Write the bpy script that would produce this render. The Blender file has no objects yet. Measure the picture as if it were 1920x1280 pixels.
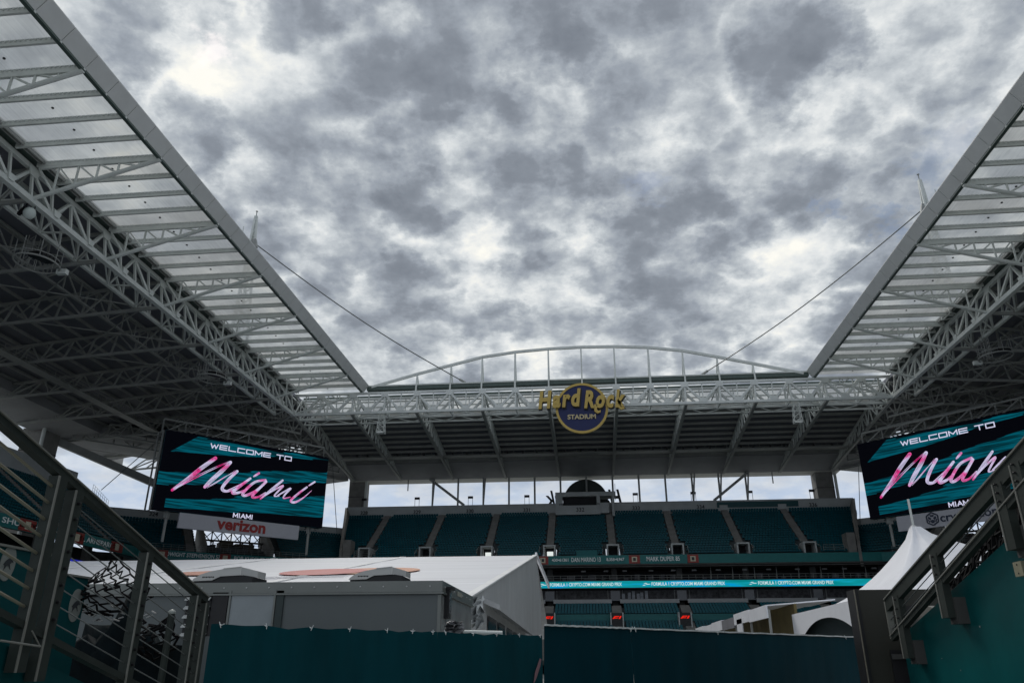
import bpy, math, random
from mathutils import Vector, Matrix, noise as mnoise
random.seed(7)
S = bpy.context.scene
COL = S.collection
V = Vector
# ------------------------------------------------------------------ camera
EYE = V((0, 0, 1.7)); FPX = 1442.0
PITCH = math.atan(600 / FPX); YAW = math.atan(156 / FPX * math.cos(PITCH))
cR = V((math.cos(YAW), math.sin(YAW), 0))
cF = V((-math.sin(YAW) * math.cos(PITCH), math.cos(YAW) * math.cos(PITCH), math.sin(PITCH)))
cU = cR.cross(cF)
cam = bpy.data.cameras.new('camera'); co = bpy.data.objects.new('camera', cam); COL.objects.link(co)
m = Matrix((cR, cU, -cF)).transposed().to_4x4(); m.translation = EYE; co.matrix_world = m
cam.sensor_width = 36; cam.lens = 36 * FPX / 1920; cam.clip_start = .05; cam.clip_end = 20000
S.camera = co
S.view_settings.view_transform = 'Standard'; S.view_settings.look = 'None'
S.view_settings.exposure = 0.0; S.view_settings.gamma = 1
S.cycles.max_bounces = 6; S.cycles.transparent_max_bounces = 12; S.cycles.caustics_reflective = False; S.cycles.caustics_refractive = False
def ray(px, py): return cR * ((px - 960) / FPX) + cU * ((640 - py) / FPX) + cF
def PY(px, py, y): r = ray(px, py); return EYE + r * (y / r.y)
def PZ(px, py, z): r = ray(px, py); return EYE + r * ((z - 1.7) / r.z)
def PX(px, py, x): r = ray(px, py); return EYE + r * (x / r.x)
def PP(px, py, o, n):
    r = ray(px, py); return EYE + r * ((o - EYE).dot(n) / r.dot(n))

# ------------------------------------------------------------------ world: overcast sky
SUN_EL, SUN_AZ = 46.0, -31.0       # azimuth from +Y, negative = left
W = bpy.data.worlds.new('World'); S.world = W; W.use_nodes = True
def build_world():
    nt = W.node_tree; N = nt.nodes; L = nt.links; N.clear()
    def nd(t, **k):
        n = N.new(t)
        for a, b in k.items(): setattr(n, a, b)
        return n
    def math_(op, a, b=None, clamp=False):
        n = nd('ShaderNodeMath', operation=op, use_clamp=clamp)
        for i, v in enumerate((a, b)):
            if v is None: continue
            if isinstance(v, (int, float)): n.inputs[i].default_value = v
            else: L.new(v, n.inputs[i])
        return n.outputs[0]
    def maprange(v, a, b, c=0., d=1., interp='SMOOTHSTEP'):
        n = nd('ShaderNodeMapRange', interpolation_type=interp); L.new(v, n.inputs[0])
        for i, x in enumerate((a, b, c, d)): n.inputs[i + 1].default_value = x
        return n.outputs[0]
    tc = nd('ShaderNodeTexCoord'); sep = nd('ShaderNodeSeparateXYZ'); L.new(tc.outputs['Generated'], sep.inputs[0])
    z = math_('ADD', math_('MAXIMUM', sep.outputs[2], 0.0), .30)
    u = math_('DIVIDE', sep.outputs[0], z); v = math_('DIVIDE', sep.outputs[1], z)
    cmb = nd('ShaderNodeCombineXYZ'); L.new(u, cmb.inputs[0]); L.new(v, cmb.inputs[1])
    def noise(scale, detail, rough, off, dist=0.0):
        n = nd('ShaderNodeTexNoise', noise_dimensions='3D'); mp = nd('ShaderNodeMapping'); L.new(cmb.outputs[0], mp.inputs[0])
        mp.inputs['Location'].default_value = off
        L.new(mp.outputs[0], n.inputs['Vector'])
        n.inputs['Scale'].default_value = scale; n.inputs['Detail'].default_value = detail
        n.inputs['Roughness'].default_value = rough; n.inputs['Distortion'].default_value = dist
        return n.outputs[0]
    wv = nd('ShaderNodeTexNoise'); L.new(cmb.outputs[0], wv.inputs['Vector']); wv.inputs['Scale'].default_value = 9; wv.inputs['Detail'].default_value = 6; wv.inputs['Roughness'].default_value = .6
    wa = nd('ShaderNodeVectorMath', operation='MULTIPLY_ADD'); L.new(wv.outputs['Color'], wa.inputs[0]); wa.inputs[1].default_value = (.20, .20, 0); L.new(cmb.outputs[0], wa.inputs[2])
    big = noise(2.6, 3, .5, (3.1, 7.7, 0)); mid = noise(11, 7, .55, (1.3, 2.2, 5), .1); fine = noise(34, 6, .6, (9.3, .2, 2), .1)
    # cloud thickness: wide banks broken into heaped cells with thin bright gaps between them
    t = math_('ADD', math_('MULTIPLY', big, .36), math_('MULTIPLY', math_('SUBTRACT', mid, .5), .62))
    t = math_('ADD', t, math_('MULTIPLY', math_('SUBTRACT', fine, .5), .30))
    for sc_, off, amt in ((7.2, 0, 1.15), (14.0, 3.3, .75)):
        vo = nd('ShaderNodeTexVoronoi', feature='F1'); vo.inputs['Scale'].default_value = sc_
        va = nd('ShaderNodeVectorMath', operation='ADD'); L.new(wa.outputs[0], va.inputs[0]); va.inputs[1].default_value = (off, off, 0); L.new(va.outputs[0], vo.inputs['Vector'])
        t = math_('ADD', t, maprange(vo.outputs['Distance'], .15, .72, .10 * amt, -.20 * amt, 'LINEAR'))
    t = math_('ADD', t, .385)
    # gaps and banks that can be seen in this sky: (direction pixel, radius, amount)
    spots = [((330, 50), .14, -.22), ((430, 75), .09, -.30), ((560, 45), .09, -.18), ((250, 10), .12, -.16), ((330, 190), .055, -.14),
             ((485, 285), .045, -.17), ((600, 285), .05, -.15), ((690, 275), .05, -.16), ((610, 435), .06, -.19), ((790, 400), .055, -.16), ((900, 420), .05, -.14),
             ((690, 520), .04, -.13), ((880, 500), .05, -.12), ((900, 100), .05, -.13), ((1000, 250), .05, -.04), ((1000, 370), .05, -.06), ((1500, 340), .10, -.07),
             ((1130, 540), .06, -.09), ((920, 570), .05, -.13), ((1020, 600), .05, -.12), ((1560, 560), .05, -.10), ((1420, 500), .06, -.06),
             ((640, 170), .20, .16), ((480, 150), .10, .10), ((230, 120), .09, .10), ((750, 340), .07, .10), ((850, 200), .14, .12), ((430, 380), .09, .10), ((540, 350), .06, .09), ((1180, 130), .16, .07), ((700, 60), .10, .12),
             ((1500, 120), .30, .07), ((1030, 265), .09, .20), ((560, 230), .16, .06), ((1890, 60), .14, .12), ((1700, 560), .08, .06), ((1250, 400), .07, .08), ((1250, 560), .09, .09), ((760, 560), .07, .07), ((820, 470), .04, .08), ((1560, 660), .12, .05), ((640, 640), .10, .07), ((1130, 480), .05, .07), ((1640, 420), .10, -.03)]
    for (px, py), rad, amt in spots:
        d = ray(px, py).normalized()
        vm = nd('ShaderNodeVectorMath', operation='DISTANCE'); L.new(tc.outputs['Generated'], vm.inputs[0]); vm.inputs[1].default_value = d
        dd = math_('ADD', vm.outputs['Value'], math_('MULTIPLY', math_('SUBTRACT', mid, .5), -rad * 1.1))
        g = maprange(dd, 0.0, rad * 1.5, amt * (.62 if amt < 0 else .75), 0.0)
        t = math_('ADD', t, g)
    t = math_('ADD', math_('MULTIPLY', t, .84), .068)
    cr = nd('ShaderNodeValToRGB'); L.new(t, cr.inputs[0])
    el = cr.color_ramp.elements
    stops = [(.12, (1.0, .985, .91)), (.24, (.79, .815, .82)), (.33, (.60, .64, .67)), (.41, (.45, .49, .53)), (.50, (.34, .378, .43)), (.61, (.25, .28, .325)), (.82, (.19, .215, .255))]
    while len(el) < len(stops): el.new(.5)
    for e, (p_, c_) in zip(el, stops): e.position = p_; e.color = (*c_, 1)
    # pale clear band towards the horizon
    hz = maprange(sep.outputs[2], .17, .27, 1, 0)
    hn = maprange(mid, .35, .65)
    hc = nd('ShaderNodeMixRGB'); L.new(hn, hc.inputs[0]); hc.inputs[1].default_value = (.50, .60, .76, 1); hc.inputs[2].default_value = (.68, .73, .80, 1)
    mx = nd('ShaderNodeMixRGB'); L.new(hz, mx.inputs[0]); L.new(cr.outputs[0], mx.inputs[1]); L.new(hc.outputs[0], mx.inputs[2])
    # small holes of real blue sky between the clouds
    sky = nd('ShaderNodeTexSky', sky_type='NISHITA', sun_disc=False)
    sky.sun_elevation = math.radians(SUN_EL); sky.sun_rotation = math.radians(SUN_AZ)
    h = None
    for (px, py), rad in [((1215, 345), .02), ((1785, 268), .028), ((1740, 305), .022), ((1548, 384), .014), ((1660, 418), .014), ((405, 95), .02), ((1700, 430), .012)]:
        vm = nd('ShaderNodeVectorMath', operation='DISTANCE'); L.new(tc.outputs['Generated'], vm.inputs[0]); vm.inputs[1].default_value = ray(px, py).normalized()
        dd = math_('ADD', vm.outputs['Value'], math_('MULTIPLY', math_('SUBTRACT', fine, .5), .11))
        g = maprange(dd, rad * .1, rad * 1.5, .45, 0)
        h = g if h is None else math_('MAXIMUM', h, g)
    s10 = nd('ShaderNodeMixRGB', blend_type='MULTIPLY'); s10.inputs[0].default_value = 1; L.new(mx.outputs[0], s10.inputs[1]); s10.inputs[2].default_value = (10, 10, 10, 1)
    sk = nd('ShaderNodeMixRGB', blend_type='MULTIPLY'); sk.inputs[0].default_value = 1; L.new(sky.outputs[0], sk.inputs[1]); sk.inputs[2].default_value = (.8, .8, .8, 1)
    fin = nd('ShaderNodeMixRGB'); L.new(h, fin.inputs[0]); L.new(s10.outputs[0], fin.inputs[1]); L.new(sk.outputs[0], fin.inputs[2])
    bg = nd('ShaderNodeBackground'); L.new(fin.outputs[0], bg.inputs[0]); bg.inputs[1].default_value = 0.1
    out = nd('ShaderNodeOutputWorld'); L.new(bg.outputs[0], out.inputs[0])
build_world()
sun = bpy.data.lights.new('sun', 'SUN'); sun.energy = 1.3; sun.angle = math.radians(25); sun.color = (1, .96, .9)
so = bpy.data.objects.new('sun', sun); COL.objects.link(so)
sd = V((math.sin(math.radians(SUN_AZ)) * math.cos(math.radians(SUN_EL)), math.cos(math.radians(SUN_AZ)) * math.cos(math.radians(SUN_EL)), math.sin(math.radians(SUN_EL))))
so.rotation_euler = sd.to_track_quat('Z', 'Y').to_euler()

# ------------------------------------------------------------------ materials
MATS = {}
def mat(name, col, rough=.6, metal=0., var=.12, vscale=1.5, bump=0., bscale=20, emit=None, estr=1., stretch=(1, 1, 1), spec=.4):
    if name in MATS: return MATS[name]
    M = bpy.data.materials.new(name); M.use_nodes = True; nt = M.node_tree; N = nt.nodes; L = nt.links
    b = N['Principled BSDF']; b.inputs['Roughness'].default_value = rough; b.inputs['Metallic'].default_value = metal
    b.inputs['Specular IOR Level'].default_value = spec
    tc = N.new('ShaderNodeTexCoord'); mp = N.new('ShaderNodeMapping'); L.new(tc.outputs['Object'], mp.inputs[0]); mp.inputs['Scale'].default_value = stretch
    n = N.new('ShaderNodeTexNoise'); L.new(mp.outputs[0], n.inputs['Vector']); n.inputs['Scale'].default_value = vscale; n.inputs['Detail'].default_value = 8; n.inputs['Roughness'].default_value = .65
    r = N.new('ShaderNodeValToRGB'); L.new(n.outputs[0], r.inputs[0])
    r.color_ramp.elements[0].position = .3; r.color_ramp.elements[1].position = .7
    r.color_ramp.elements[0].color = (*[c * (1 - var) for c in col], 1); r.color_ramp.elements[1].color = (*[min(1, c * (1 + var)) for c in col], 1)
    L.new(r.outputs[0], b.inputs['Base Color'])
    if bump:
        n2 = N.new('ShaderNodeTexNoise'); L.new(mp.outputs[0], n2.inputs['Vector']); n2.inputs['Scale'].default_value = bscale; n2.inputs['Detail'].default_value = 6
        bp = N.new('ShaderNodeBump'); bp.inputs['Strength'].default_value = bump; L.new(n2.outputs[0], bp.inputs['Height']); L.new(bp.outputs[0], b.inputs['Normal'])
    if emit:
        b.inputs['Emission Color'].default_value = (*emit, 1); b.inputs['Emission Strength'].default_value = estr
    MATS[name] = M; return M
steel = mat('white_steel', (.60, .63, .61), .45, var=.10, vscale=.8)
steel_dark = mat('shaded_grey_steel', (.30, .31, .30), .5, var=.15, vscale=.8)  # side roof trusses are white steel too; their shade is painted into this grey
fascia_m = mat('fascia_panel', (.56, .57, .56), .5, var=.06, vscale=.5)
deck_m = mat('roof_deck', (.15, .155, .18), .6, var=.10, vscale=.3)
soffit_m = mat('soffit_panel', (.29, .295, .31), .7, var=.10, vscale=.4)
soffit_l = mat('soffit_edge', (.55, .55, .53), .6, var=.05)  # paler than the soffit: light from outside painted into the colour
gutter_m = mat('gutter_green', (.07, .10, .09), .5)
conc = mat('concrete', (.20, .195, .185), .85, var=.22, vscale=.7, bump=.15, bscale=6)
conc_l = mat('parapet_concrete', (.44, .46, .46), .8, var=.10, vscale=.5, bump=.1, bscale=5)
conc_d = mat('dark_concrete', (.07, .07, .068), .85, var=.25, vscale=.6)
seat_m = mat('teal_seat', (.001, .080, .105), .36, var=.2, vscale=.6, spec=.2)
terr_m = mat('terrace', (.055, .065, .068), .85, var=.2, vscale=.8)
teal_p = mat('teal_paint', (.001, .060, .066), .5, var=.2, vscale=.8, spec=.15)
teal_band = mat('teal_band', (.01, .15, .15), .5, var=.1)
black = mat('black', (.012, .012, .014), .5)
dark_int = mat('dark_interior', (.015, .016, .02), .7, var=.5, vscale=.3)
glass_d = mat('suite_glass', (.02, .025, .03), .12, var=.5, vscale=.25, spec=.6)
txt_w = mat('lettering_white', (.85, .88, .88), .6)
txt_d = mat('lettering_dark', (.03, .035, .04), .6)
red_m = mat('red_panel', (.26, .03, .022), .5)
cable_m = mat('steel_cable', (.16, .17, .17), .4, metal=.3)

def translucent(name, col, transp=.10, streak=(.5, 30, .5)):
    M = bpy.data.materials.new(name); M.use_nodes = True; nt = M.node_tree; N = nt.nodes; L = nt.links; N.remove(N['Principled BSDF'])
    out = N['Material Output']; tc = N.new('ShaderNodeTexCoord'); mp = N.new('ShaderNodeMapping'); L.new(tc.outputs['Object'], mp.inputs[0]); mp.inputs['Scale'].default_value = streak
    n = N.new('ShaderNodeTexNoise'); L.new(mp.outputs[0], n.inputs['Vector']); n.inputs['Scale'].default_value = 1.0; n.inputs['Detail'].default_value = 6; n.inputs['Distortion'].default_value = .6
    n2 = N.new('ShaderNodeTexNoise'); L.new(tc.outputs['Object'], n2.inputs['Vector']); n2.inputs['Scale'].default_value = .35; n2.inputs['Detail'].default_value = 5
    ad = N.new('ShaderNodeMath'); ad.operation = 'MULTIPLY'; L.new(n.outputs[0], ad.inputs[0]); L.new(n2.outputs[0], ad.inputs[1])
    r = N.new('ShaderNodeValToRGB'); L.new(ad.outputs[0], r.inputs[0]); r.color_ramp.elements[0].position = .12; r.color_ramp.elements[1].position = .34
    r.color_ramp.elements[0].color = (*[c * .72 for c in col], 1); r.color_ramp.elements[1].color = (*col, 1)
    t = N.new('ShaderNodeBsdfTranslucent'); L.new(r.outputs[0], t.inputs[0]); d = N.new('ShaderNodeBsdfDiffuse'); L.new(r.outputs[0], d.inputs[0])
    tr = N.new('ShaderNodeBsdfTransparent'); tr.inputs[0].default_value = (.9, .92, .92, 1)
    m1 = N.new('ShaderNodeMixShader'); m1.inputs[0].default_value = .25; L.new(t.outputs[0], m1.inputs[1]); L.new(d.outputs[0], m1.inputs[2])
    m2 = N.new('ShaderNodeMixShader'); m2.inputs[0].default_value = transp; L.new(m1.outputs[0], m2.inputs[1]); L.new(tr.outputs[0], m2.inputs[2])
    L.new(m2.outputs[0], out.inputs[0]); MATS[name] = M; return M
poly_m = translucent('polycarbonate', (.50, .515, .515), .36, (5.5, .22, .5)); poly_v = [poly_m, translucent('polycarbonate_worn', (.45, .465, .465), .42, (4.2, .3, .5)), translucent('polycarbonate_dusty', (.48, .48, .46), .28, (6.5, .2, .5))]

def emis(name, col, s=1.):
    M = bpy.data.materials.new(name); M.use_nodes = True; nt = M.node_tree; b = nt.nodes['Principled BSDF']
    b.inputs['Base Color'].default_value = (.01, .01, .01, 1); b.inputs['Emission Color'].default_value = (*col, 1); b.inputs['Emission Strength'].default_value = s
    b.inputs['Roughness'].default_value = .9; b.inputs['Specular IOR Level'].default_value = .05; b.inputs['Base Color'].default_value = (.002, .002, .002, 1); MATS[name] = M; return M

# ------------------------------------------------------------------ mesh helpers
class MB:
    def __init__(s): s.v = []; s.f = []
    def quad(s, *p):
        i = len(s.v); s.v += [tuple(q) for q in p]; s.f.append(tuple(range(i, i + len(p)))); return s
    def hexa(s, p):     # p: 8 corners, bottom 0-3 ccw, top 4-7
        i = len(s.v); s.v += [tuple(q) for q in p]
        for f in ((0, 3, 2, 1), (4, 5, 6, 7), (0, 1, 5, 4), (1, 2, 6, 5), (2, 3, 7, 6), (3, 0, 4, 7)): s.f.append(tuple(i + k for k in f))
        return s
    def box(s, x0, x1, y0, y1, z0, z1):
        return s.hexa([(x0, y0, z0), (x1, y0, z0), (x1, y1, z0), (x0, y1, z0), (x0, y0, z1), (x1, y0, z1), (x1, y1, z1), (x0, y1, z1)])
    def beam(s, a, b, w, h=None, up=(0, 0, 1)):
        a = V(a); b = V(b); h = h or w; d = (b - a).normalized(); u = V(up)
        if abs(d.dot(u)) > .98: u = V((0, 1, 0))
        r = d.cross(u).normalized() * (w / 2); u = r.cross(d).normalized() * (h / 2)
        return s.hexa([a - r - u, a + r - u, b + r - u, b - r - u, a - r + u, a + r + u, b + r + u, b - r + u])
    def tube(s, a, b, r, n=8, r2=None, cap=True):
        a = V(a); b = V(b); r2 = r if r2 is None else r2; d = (b - a).normalized(); u = V((0, 0, 1)) if abs(d.z) < .98 else V((0, 1, 0))
        x = d.cross(u).normalized(); y = d.cross(x); i = len(s.v)
        for c, rr in ((a, r), (b, r2)):
            for k in range(n): t = 2 * math.pi * k / n; s.v.append(tuple(c + (x * math.cos(t) + y * math.sin(t)) * rr))
        for k in range(n): s.f.append((i + k, i + (k + 1) % n, i + n + (k + 1) % n, i + n + k))
        if cap: s.f.append(tuple(i + k for k in reversed(range(n)))); s.f.append(tuple(i + n + k for k in range(n)))
        return s
    def path(s, pts, r, n=6):
        for a, b in zip(pts, pts[1:]): s.tube(a, b, r, n)
        return s
    def prism(s, pts, d):       # closed polygon pts extruded by vector d
        i = len(s.v); n = len(pts); d = V(d); s.v += [tuple(V(p)) for p in pts] + [tuple(V(p) + d) for p in pts]
        s.f.append(tuple(range(i, i + n))); s.f.append(tuple(reversed(range(i + n, i + 2 * n))))
        for k in range(n): s.f.append((i + k, i + n + k, i + n + (k + 1) % n, i + (k + 1) % n))
        return s
    def lathe(s, c, prof, n=16, axis=(0, 0, 1)):
        q = V((0, 0, 1)).rotation_difference(V(axis)); i = len(s.v); c = V(c)
        for r, z in prof:
            for k in range(n): t = 2 * math.pi * k / n; s.v.append(tuple(c + q @ V((r * math.cos(t), r * math.sin(t), z))))
        for j in range(len(prof) - 1):
            for k in range(n): a = i + j * n; s.f.append((a + k, a + (k + 1) % n, a + n + (k + 1) % n, a + n + k))
        return s
    def build(s, name, m, parent=None, smooth=False):
        me = bpy.data.meshes.new(name); loc = V((0, 0, 0))
        if parent is not None and parent.type == 'EMPTY': loc = parent.location
        elif parent is not None and parent.parent is not None: loc = parent.parent.location
        vs = [(x - loc.x, y - loc.y, z - loc.z) for x, y, z in s.v] if loc.length else s.v
        me.from_pydata(vs, [], s.f); me.validate(); me.materials.append(m)
        if smooth: me.polygons.foreach_set('use_smooth', [True] * len(me.polygons))
        o = bpy.data.objects.new(name, me); COL.objects.link(o)
        if parent is not None: o.parent = parent
        return o
def thing(name, label, cat, loc=(0, 0, 0), group=None):
    o = bpy.data.objects.new(name, None); COL.objects.link(o); o.location = loc; o.empty_display_size = .3
    o['label'] = label; o['category'] = cat
    if group: o['group'] = group
    return o
def tag(o, label, cat, group=None):
    o['label'] = label; o['category'] = cat
    if group: o['group'] = group
    return o
def struct(o): o['kind'] = 'structure'; return o
def copy_tree(o, parent=None):
    c = o.copy(); COL.objects.link(c)
    if parent is not None: c.parent = parent
    for ch in list(o.children):
        if ch is c: continue
        copy_tree(ch, c)
    return c
def text_mesh(body, size, shear=0., offset=0., extrude=.01, align='CENTER', spacing=1.):
    cu = bpy.data.curves.new('lettering', 'FONT'); cu.body = body; cu.size = size; cu.shear = shear; cu.offset = offset
    cu.extrude = extrude; cu.align_x = align; cu.align_y = 'CENTER'; cu.space_character = spacing; cu.resolution_u = 3
    t = bpy.data.objects.new('tmp', cu); me = bpy.data.meshes.new_from_object(t)
    bpy.data.objects.remove(t); bpy.data.curves.remove(cu); return me
def text(name, body, size, m, origin, xdir, updir, parent=None, width=None, **k):
    me = text_mesh(body, size, **k); me.materials.clear(); me.materials.append(m)
    x = V(xdir).normalized(); u = V(updir).normalized(); n = x.cross(u)
    sx = 1.
    if width: ws = [v.co.x for v in me.vertices]; sx = width / (max(ws) - min(ws))
    M = Matrix((x * sx, u, n)).transposed().to_4x4(); M.translation = V(origin)
    loc = V((0, 0, 0))
    if parent is not None: loc = parent.location if parent.type == 'EMPTY' else (parent.parent.location if parent.parent else loc)
    M.translation -= loc
    me.transform(M); o = bpy.data.objects.new(name, me); COL.objects.link(o)
    if parent is not None: o.parent = parent
    return o
ZUP = V((0, 0, 1))

# ================================================================== GROUND
g = MB().quad((-900, -300, 0), (900, -300, 0), (900, 1500, 0), (-900, 1500, 0)).build('ground', mat('asphalt', (.30, .31, .30), .9, var=.15, vscale=.2, bump=.1)); struct(g)

# ================================================================== ROOF
XC = -.4; HB = 48.55; ZB = 40.; ZT = 43.4; BAY = 11.38; NODES = [54.4 + BAY * k for k in range(-5, 6)]  # -2.5 ... 111.3
Y1 = 120.
def xs(side, d): return XC + side * d
def gusset(mb, c, ax, s, th=.12):
    ax = V(ax); c = V(c); u = ZUP
    mb.prism([c + ax * -s + u * .1, c + ax * -s * .6 - u * s, c + ax * s * .6 - u * s, c + ax * s + u * .1], ax.cross(u) * th)
def edge_truss_side(side, par):
    mb = MB(); xb = xs(side, HB); xt = xs(side, HB + .7); xi = xs(side, HB + 3.2)
    ys = [NODES[0] + BAY / 4 * k for k in range(0, 4 * 10 + 4)]
    y0, y1 = -3., Y1
    mb.beam((xb, y0, ZB), (xb, y1 + .4, ZB), .55, .5); mb.beam((xt, y0, ZT), (xt, y1, ZT), .45, .45)
    mb.beam((xi, y0, ZB + .2), (xi, y1, ZB + .2), .35, .35); mb.beam((xi + side * .3, y0, ZT + .1), (xi + side * .3, y1, ZT + .1), .35, .35)
    q = BAY / 4
    n = int((y1 - y0) / q)
    for k in range(n + 1):
        y = NODES[0] + q * k
        if y > y1: break
        mb.beam((xb, y, ZB), (xt, y, ZT), .22, .22)
        mb.beam((xi, y, ZB + .2), (xi + side * .3, y, ZT), .2, .2)
        if k % 2 == 0:
            mb.beam((xb, y, ZB), (xi, y, ZB + .2), .16, .16)
            mb.beam((xt, y, ZT), (xi, y, ZB + .2), .16, .16)
            mb.beam((xb, y, ZB), (xi, min(y + 2 * q, y1), ZB + .2), .13, .13)
        if k % 4 == 0: gusset(mb, (xt - side * .25, y, ZT - .1), (0, 1, 0), .75)
        if k % 4 in (1, 3) : gusset(mb, (xb - side * .3, y + (.2 if k % 4 == 1 else -.2), ZB + .55), (0, 1, 0), .5)
        ya = y + q
        if ya <= y1 + .5:
            if k % 4 in (0, 2): mb.beam((xt, y, ZT - .1), (xb, ya, ZB + .1), .26, .26); mb.beam((xi + side * .3, y, ZT), (xi, ya, ZB), .22, .22)
            else: mb.beam((xb, y, ZB + .1), (xt, ya, ZT - .1), .26, .26)
    mb.build('edge_truss', steel, par)
def lattice(mb, a0, a1, b0, b1, n, wt=.18, wc=.3, first=True, diag=True):
    """planar truss between top chord a0-a1 and bottom chord b0-b1"""
    a0, a1, b0, b1 = map(V, (a0, a1, b0, b1))
    mb.beam(a0, a1, wc); mb.beam(b0, b1, wc)
    for k in range(n + 1):
        t = k / n; A = a0.lerp(a1, t); B = b0.lerp(b1, t)
        if (A - B).length > .3: mb.beam(A, B, wt)
        if diag and k < n:
            t2 = (k + 1) / n; A2 = a0.lerp(a1, t2); B2 = b0.lerp(b1, t2)
            mb.beam(A, B2, wt) if k % 2 == 0 else mb.beam(B, A2, wt)
def side_roof(side, label):
    r = thing('roof_canopy', label, 'stadium roof', (xs(side, 60), 60, 0))
    dO, dI = 36.05, 36.86
    # fascia: tilted box panels with joints
    q = BAY / 4
    fm = MB()
    y = NODES[0]
    while y < Y1 - .5:
        ye = min(y + q, Y1 + .6) - .05
        if ye > Y1 - 1: ye = Y1 + .4
        xo, xi_ = xs(side, dO), xs(side, dI)
        fm.prism([(xo, y, 44.9), (xo, y, 45.0), (xi_, y, 45.0), (xi_, y, 43.72)], (0, ye - y, 0))
        y += q
    fm.build('fascia', fascia_m, r)
    gm = MB().box(*sorted((xs(side, dI + .02), xs(side, dI + .35))), -2.5, Y1 + .3, 43.55, 44.1)
    gm.build('gutter', gutter_m, r)
    mb = MB(); 
    for dd in (HB - .55, HB - .2): mb.box(*sorted((xs(side, dd), xs(side, dd + .12))), -2.5, Y1 - .1, 43.75, 44.0)
    mb.build('panel_rail', steel_dark, r)
    MB().box(*sorted((xs(side, HB - .58), xs(side, 49.7))), -2.5, Y1 - .1, 44.03, 44.25).build('valley_gutter', gutter_m, r)
    y = NODES[0]
    k = 0
    while y < Y1 - 1:
        ye = min(y + q, Y1 - .2)
        pm = MB().quad((xs(side, dI + .35), y + .12, 44.02), (xs(side, HB - .6), y + .12, 43.98), (xs(side, HB - .6), ye - .12, 43.98), (xs(side, dI + .35), ye - .12, 44.02))
        pm.build('translucent_panel', random.choice(poly_v), r)
        p = MB(); p.beam((xs(side, dI), y, 43.80), (xs(side, HB + .3), y, 43.76), .2, .4)
        p.box(*sorted((xs(side, dI), xs(side, HB - .5))), y - .11, y + .11, 44.05, 44.12)
        for j in range(28):        # clip heads along the purlin
            xj = xs(side, dI + .4 + j * (HB - dI - 1) / 27); p.box(xj - .06, xj + .06, y - .2, y - .1, 43.9, 44.0)
        p.build('purlin', steel, r)
        dm = MB().lathe((xs(side, 42.5), (y + ye) / 2, 43.9), [(.0, 0), (.11, .0), (.11, .08)], 8); dm.build('panel_fixing', black, r)
        y += q; k += 1
    for y in NODES + [Y1]:
        c = MB(); a = V((xs(side, dI + .1), y, 43.55)); b = V((xs(side, HB), y, 43.4)); bb = V((xs(side, HB), y, ZB + .1))
        c.beam(b, a, .24, .22); c.tube(bb, a, .2, 8)
        for j in range(1, 6):
            t = j / 6; A = b.lerp(a, t); B = bb.lerp(a, t)
            if j < 6: c.beam(A, B, .15)
            if j < 5: t2 = (j + 1) / 6; c.beam(A, bb.lerp(a, t2), .15)
        c.beam(V((xs(side, HB), y, ZT)), bb.lerp(a, 1 / 6), .15)
        c.build('cantilever_truss', steel, r)
    edge_truss_side(side, r)
    # main roof outboard of the edge truss
    z_at = lambda d: 43.75 - (d - 52) * .112
    dm = MB()
    for (d0, d1) in ((49.55, 62), (62, 74), (74, 87)):
        dm.hexa([(xs(side, d0), -3, z_at(d0)), (xs(side, d1), -3, z_at(d1)), (xs(side, d1), 150, z_at(d1)), (xs(side, d0), 150, z_at(d0))] + [(xs(side, d0), -3, z_at(d0) + .5), (xs(side, d1), -3, z_at(d1) + .5), (xs(side, d1), 150, z_at(d1) + .5), (xs(side, d0), 150, z_at(d0) + .5)])
    dm.build('roof_deck', deck_m, r)
    for j in range(13):
        d = 52.6 + j * 2.8; z = z_at(d)
        MB().beam((xs(side, d), -3, z - .2), (xs(side, d), 149, z - .2), .16, .38).build('roof_purlin', steel_dark, r)
    for y in NODES + [Y1 + 2.6, Y1 + 14, Y1 + 24]:
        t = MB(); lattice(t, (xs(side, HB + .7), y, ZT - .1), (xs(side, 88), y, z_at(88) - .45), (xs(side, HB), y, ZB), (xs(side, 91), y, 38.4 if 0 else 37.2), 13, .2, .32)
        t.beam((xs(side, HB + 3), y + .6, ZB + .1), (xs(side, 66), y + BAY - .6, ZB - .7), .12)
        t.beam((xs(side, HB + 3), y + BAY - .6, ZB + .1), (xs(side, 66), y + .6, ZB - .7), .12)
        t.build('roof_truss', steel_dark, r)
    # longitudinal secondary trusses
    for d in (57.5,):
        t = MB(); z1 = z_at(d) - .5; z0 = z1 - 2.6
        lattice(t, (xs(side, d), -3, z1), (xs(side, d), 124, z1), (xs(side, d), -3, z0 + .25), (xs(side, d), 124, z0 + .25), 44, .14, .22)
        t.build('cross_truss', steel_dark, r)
    # soffit and pale outer edge
    sm = MB()
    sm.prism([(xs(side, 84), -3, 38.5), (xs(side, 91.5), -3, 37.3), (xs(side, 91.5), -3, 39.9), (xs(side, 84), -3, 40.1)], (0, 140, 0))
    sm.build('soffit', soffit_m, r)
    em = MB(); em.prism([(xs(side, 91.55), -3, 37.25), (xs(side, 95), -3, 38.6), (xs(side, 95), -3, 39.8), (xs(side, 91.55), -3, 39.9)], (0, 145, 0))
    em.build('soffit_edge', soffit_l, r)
    # catwalk with lamps row
    cw = MB(); d = 73.; z = z_at(d) - 3.1
    cw.box(*sorted((xs(side, d), xs(side, d + 1.5))), -3, 122, z - .1, z)
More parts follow.
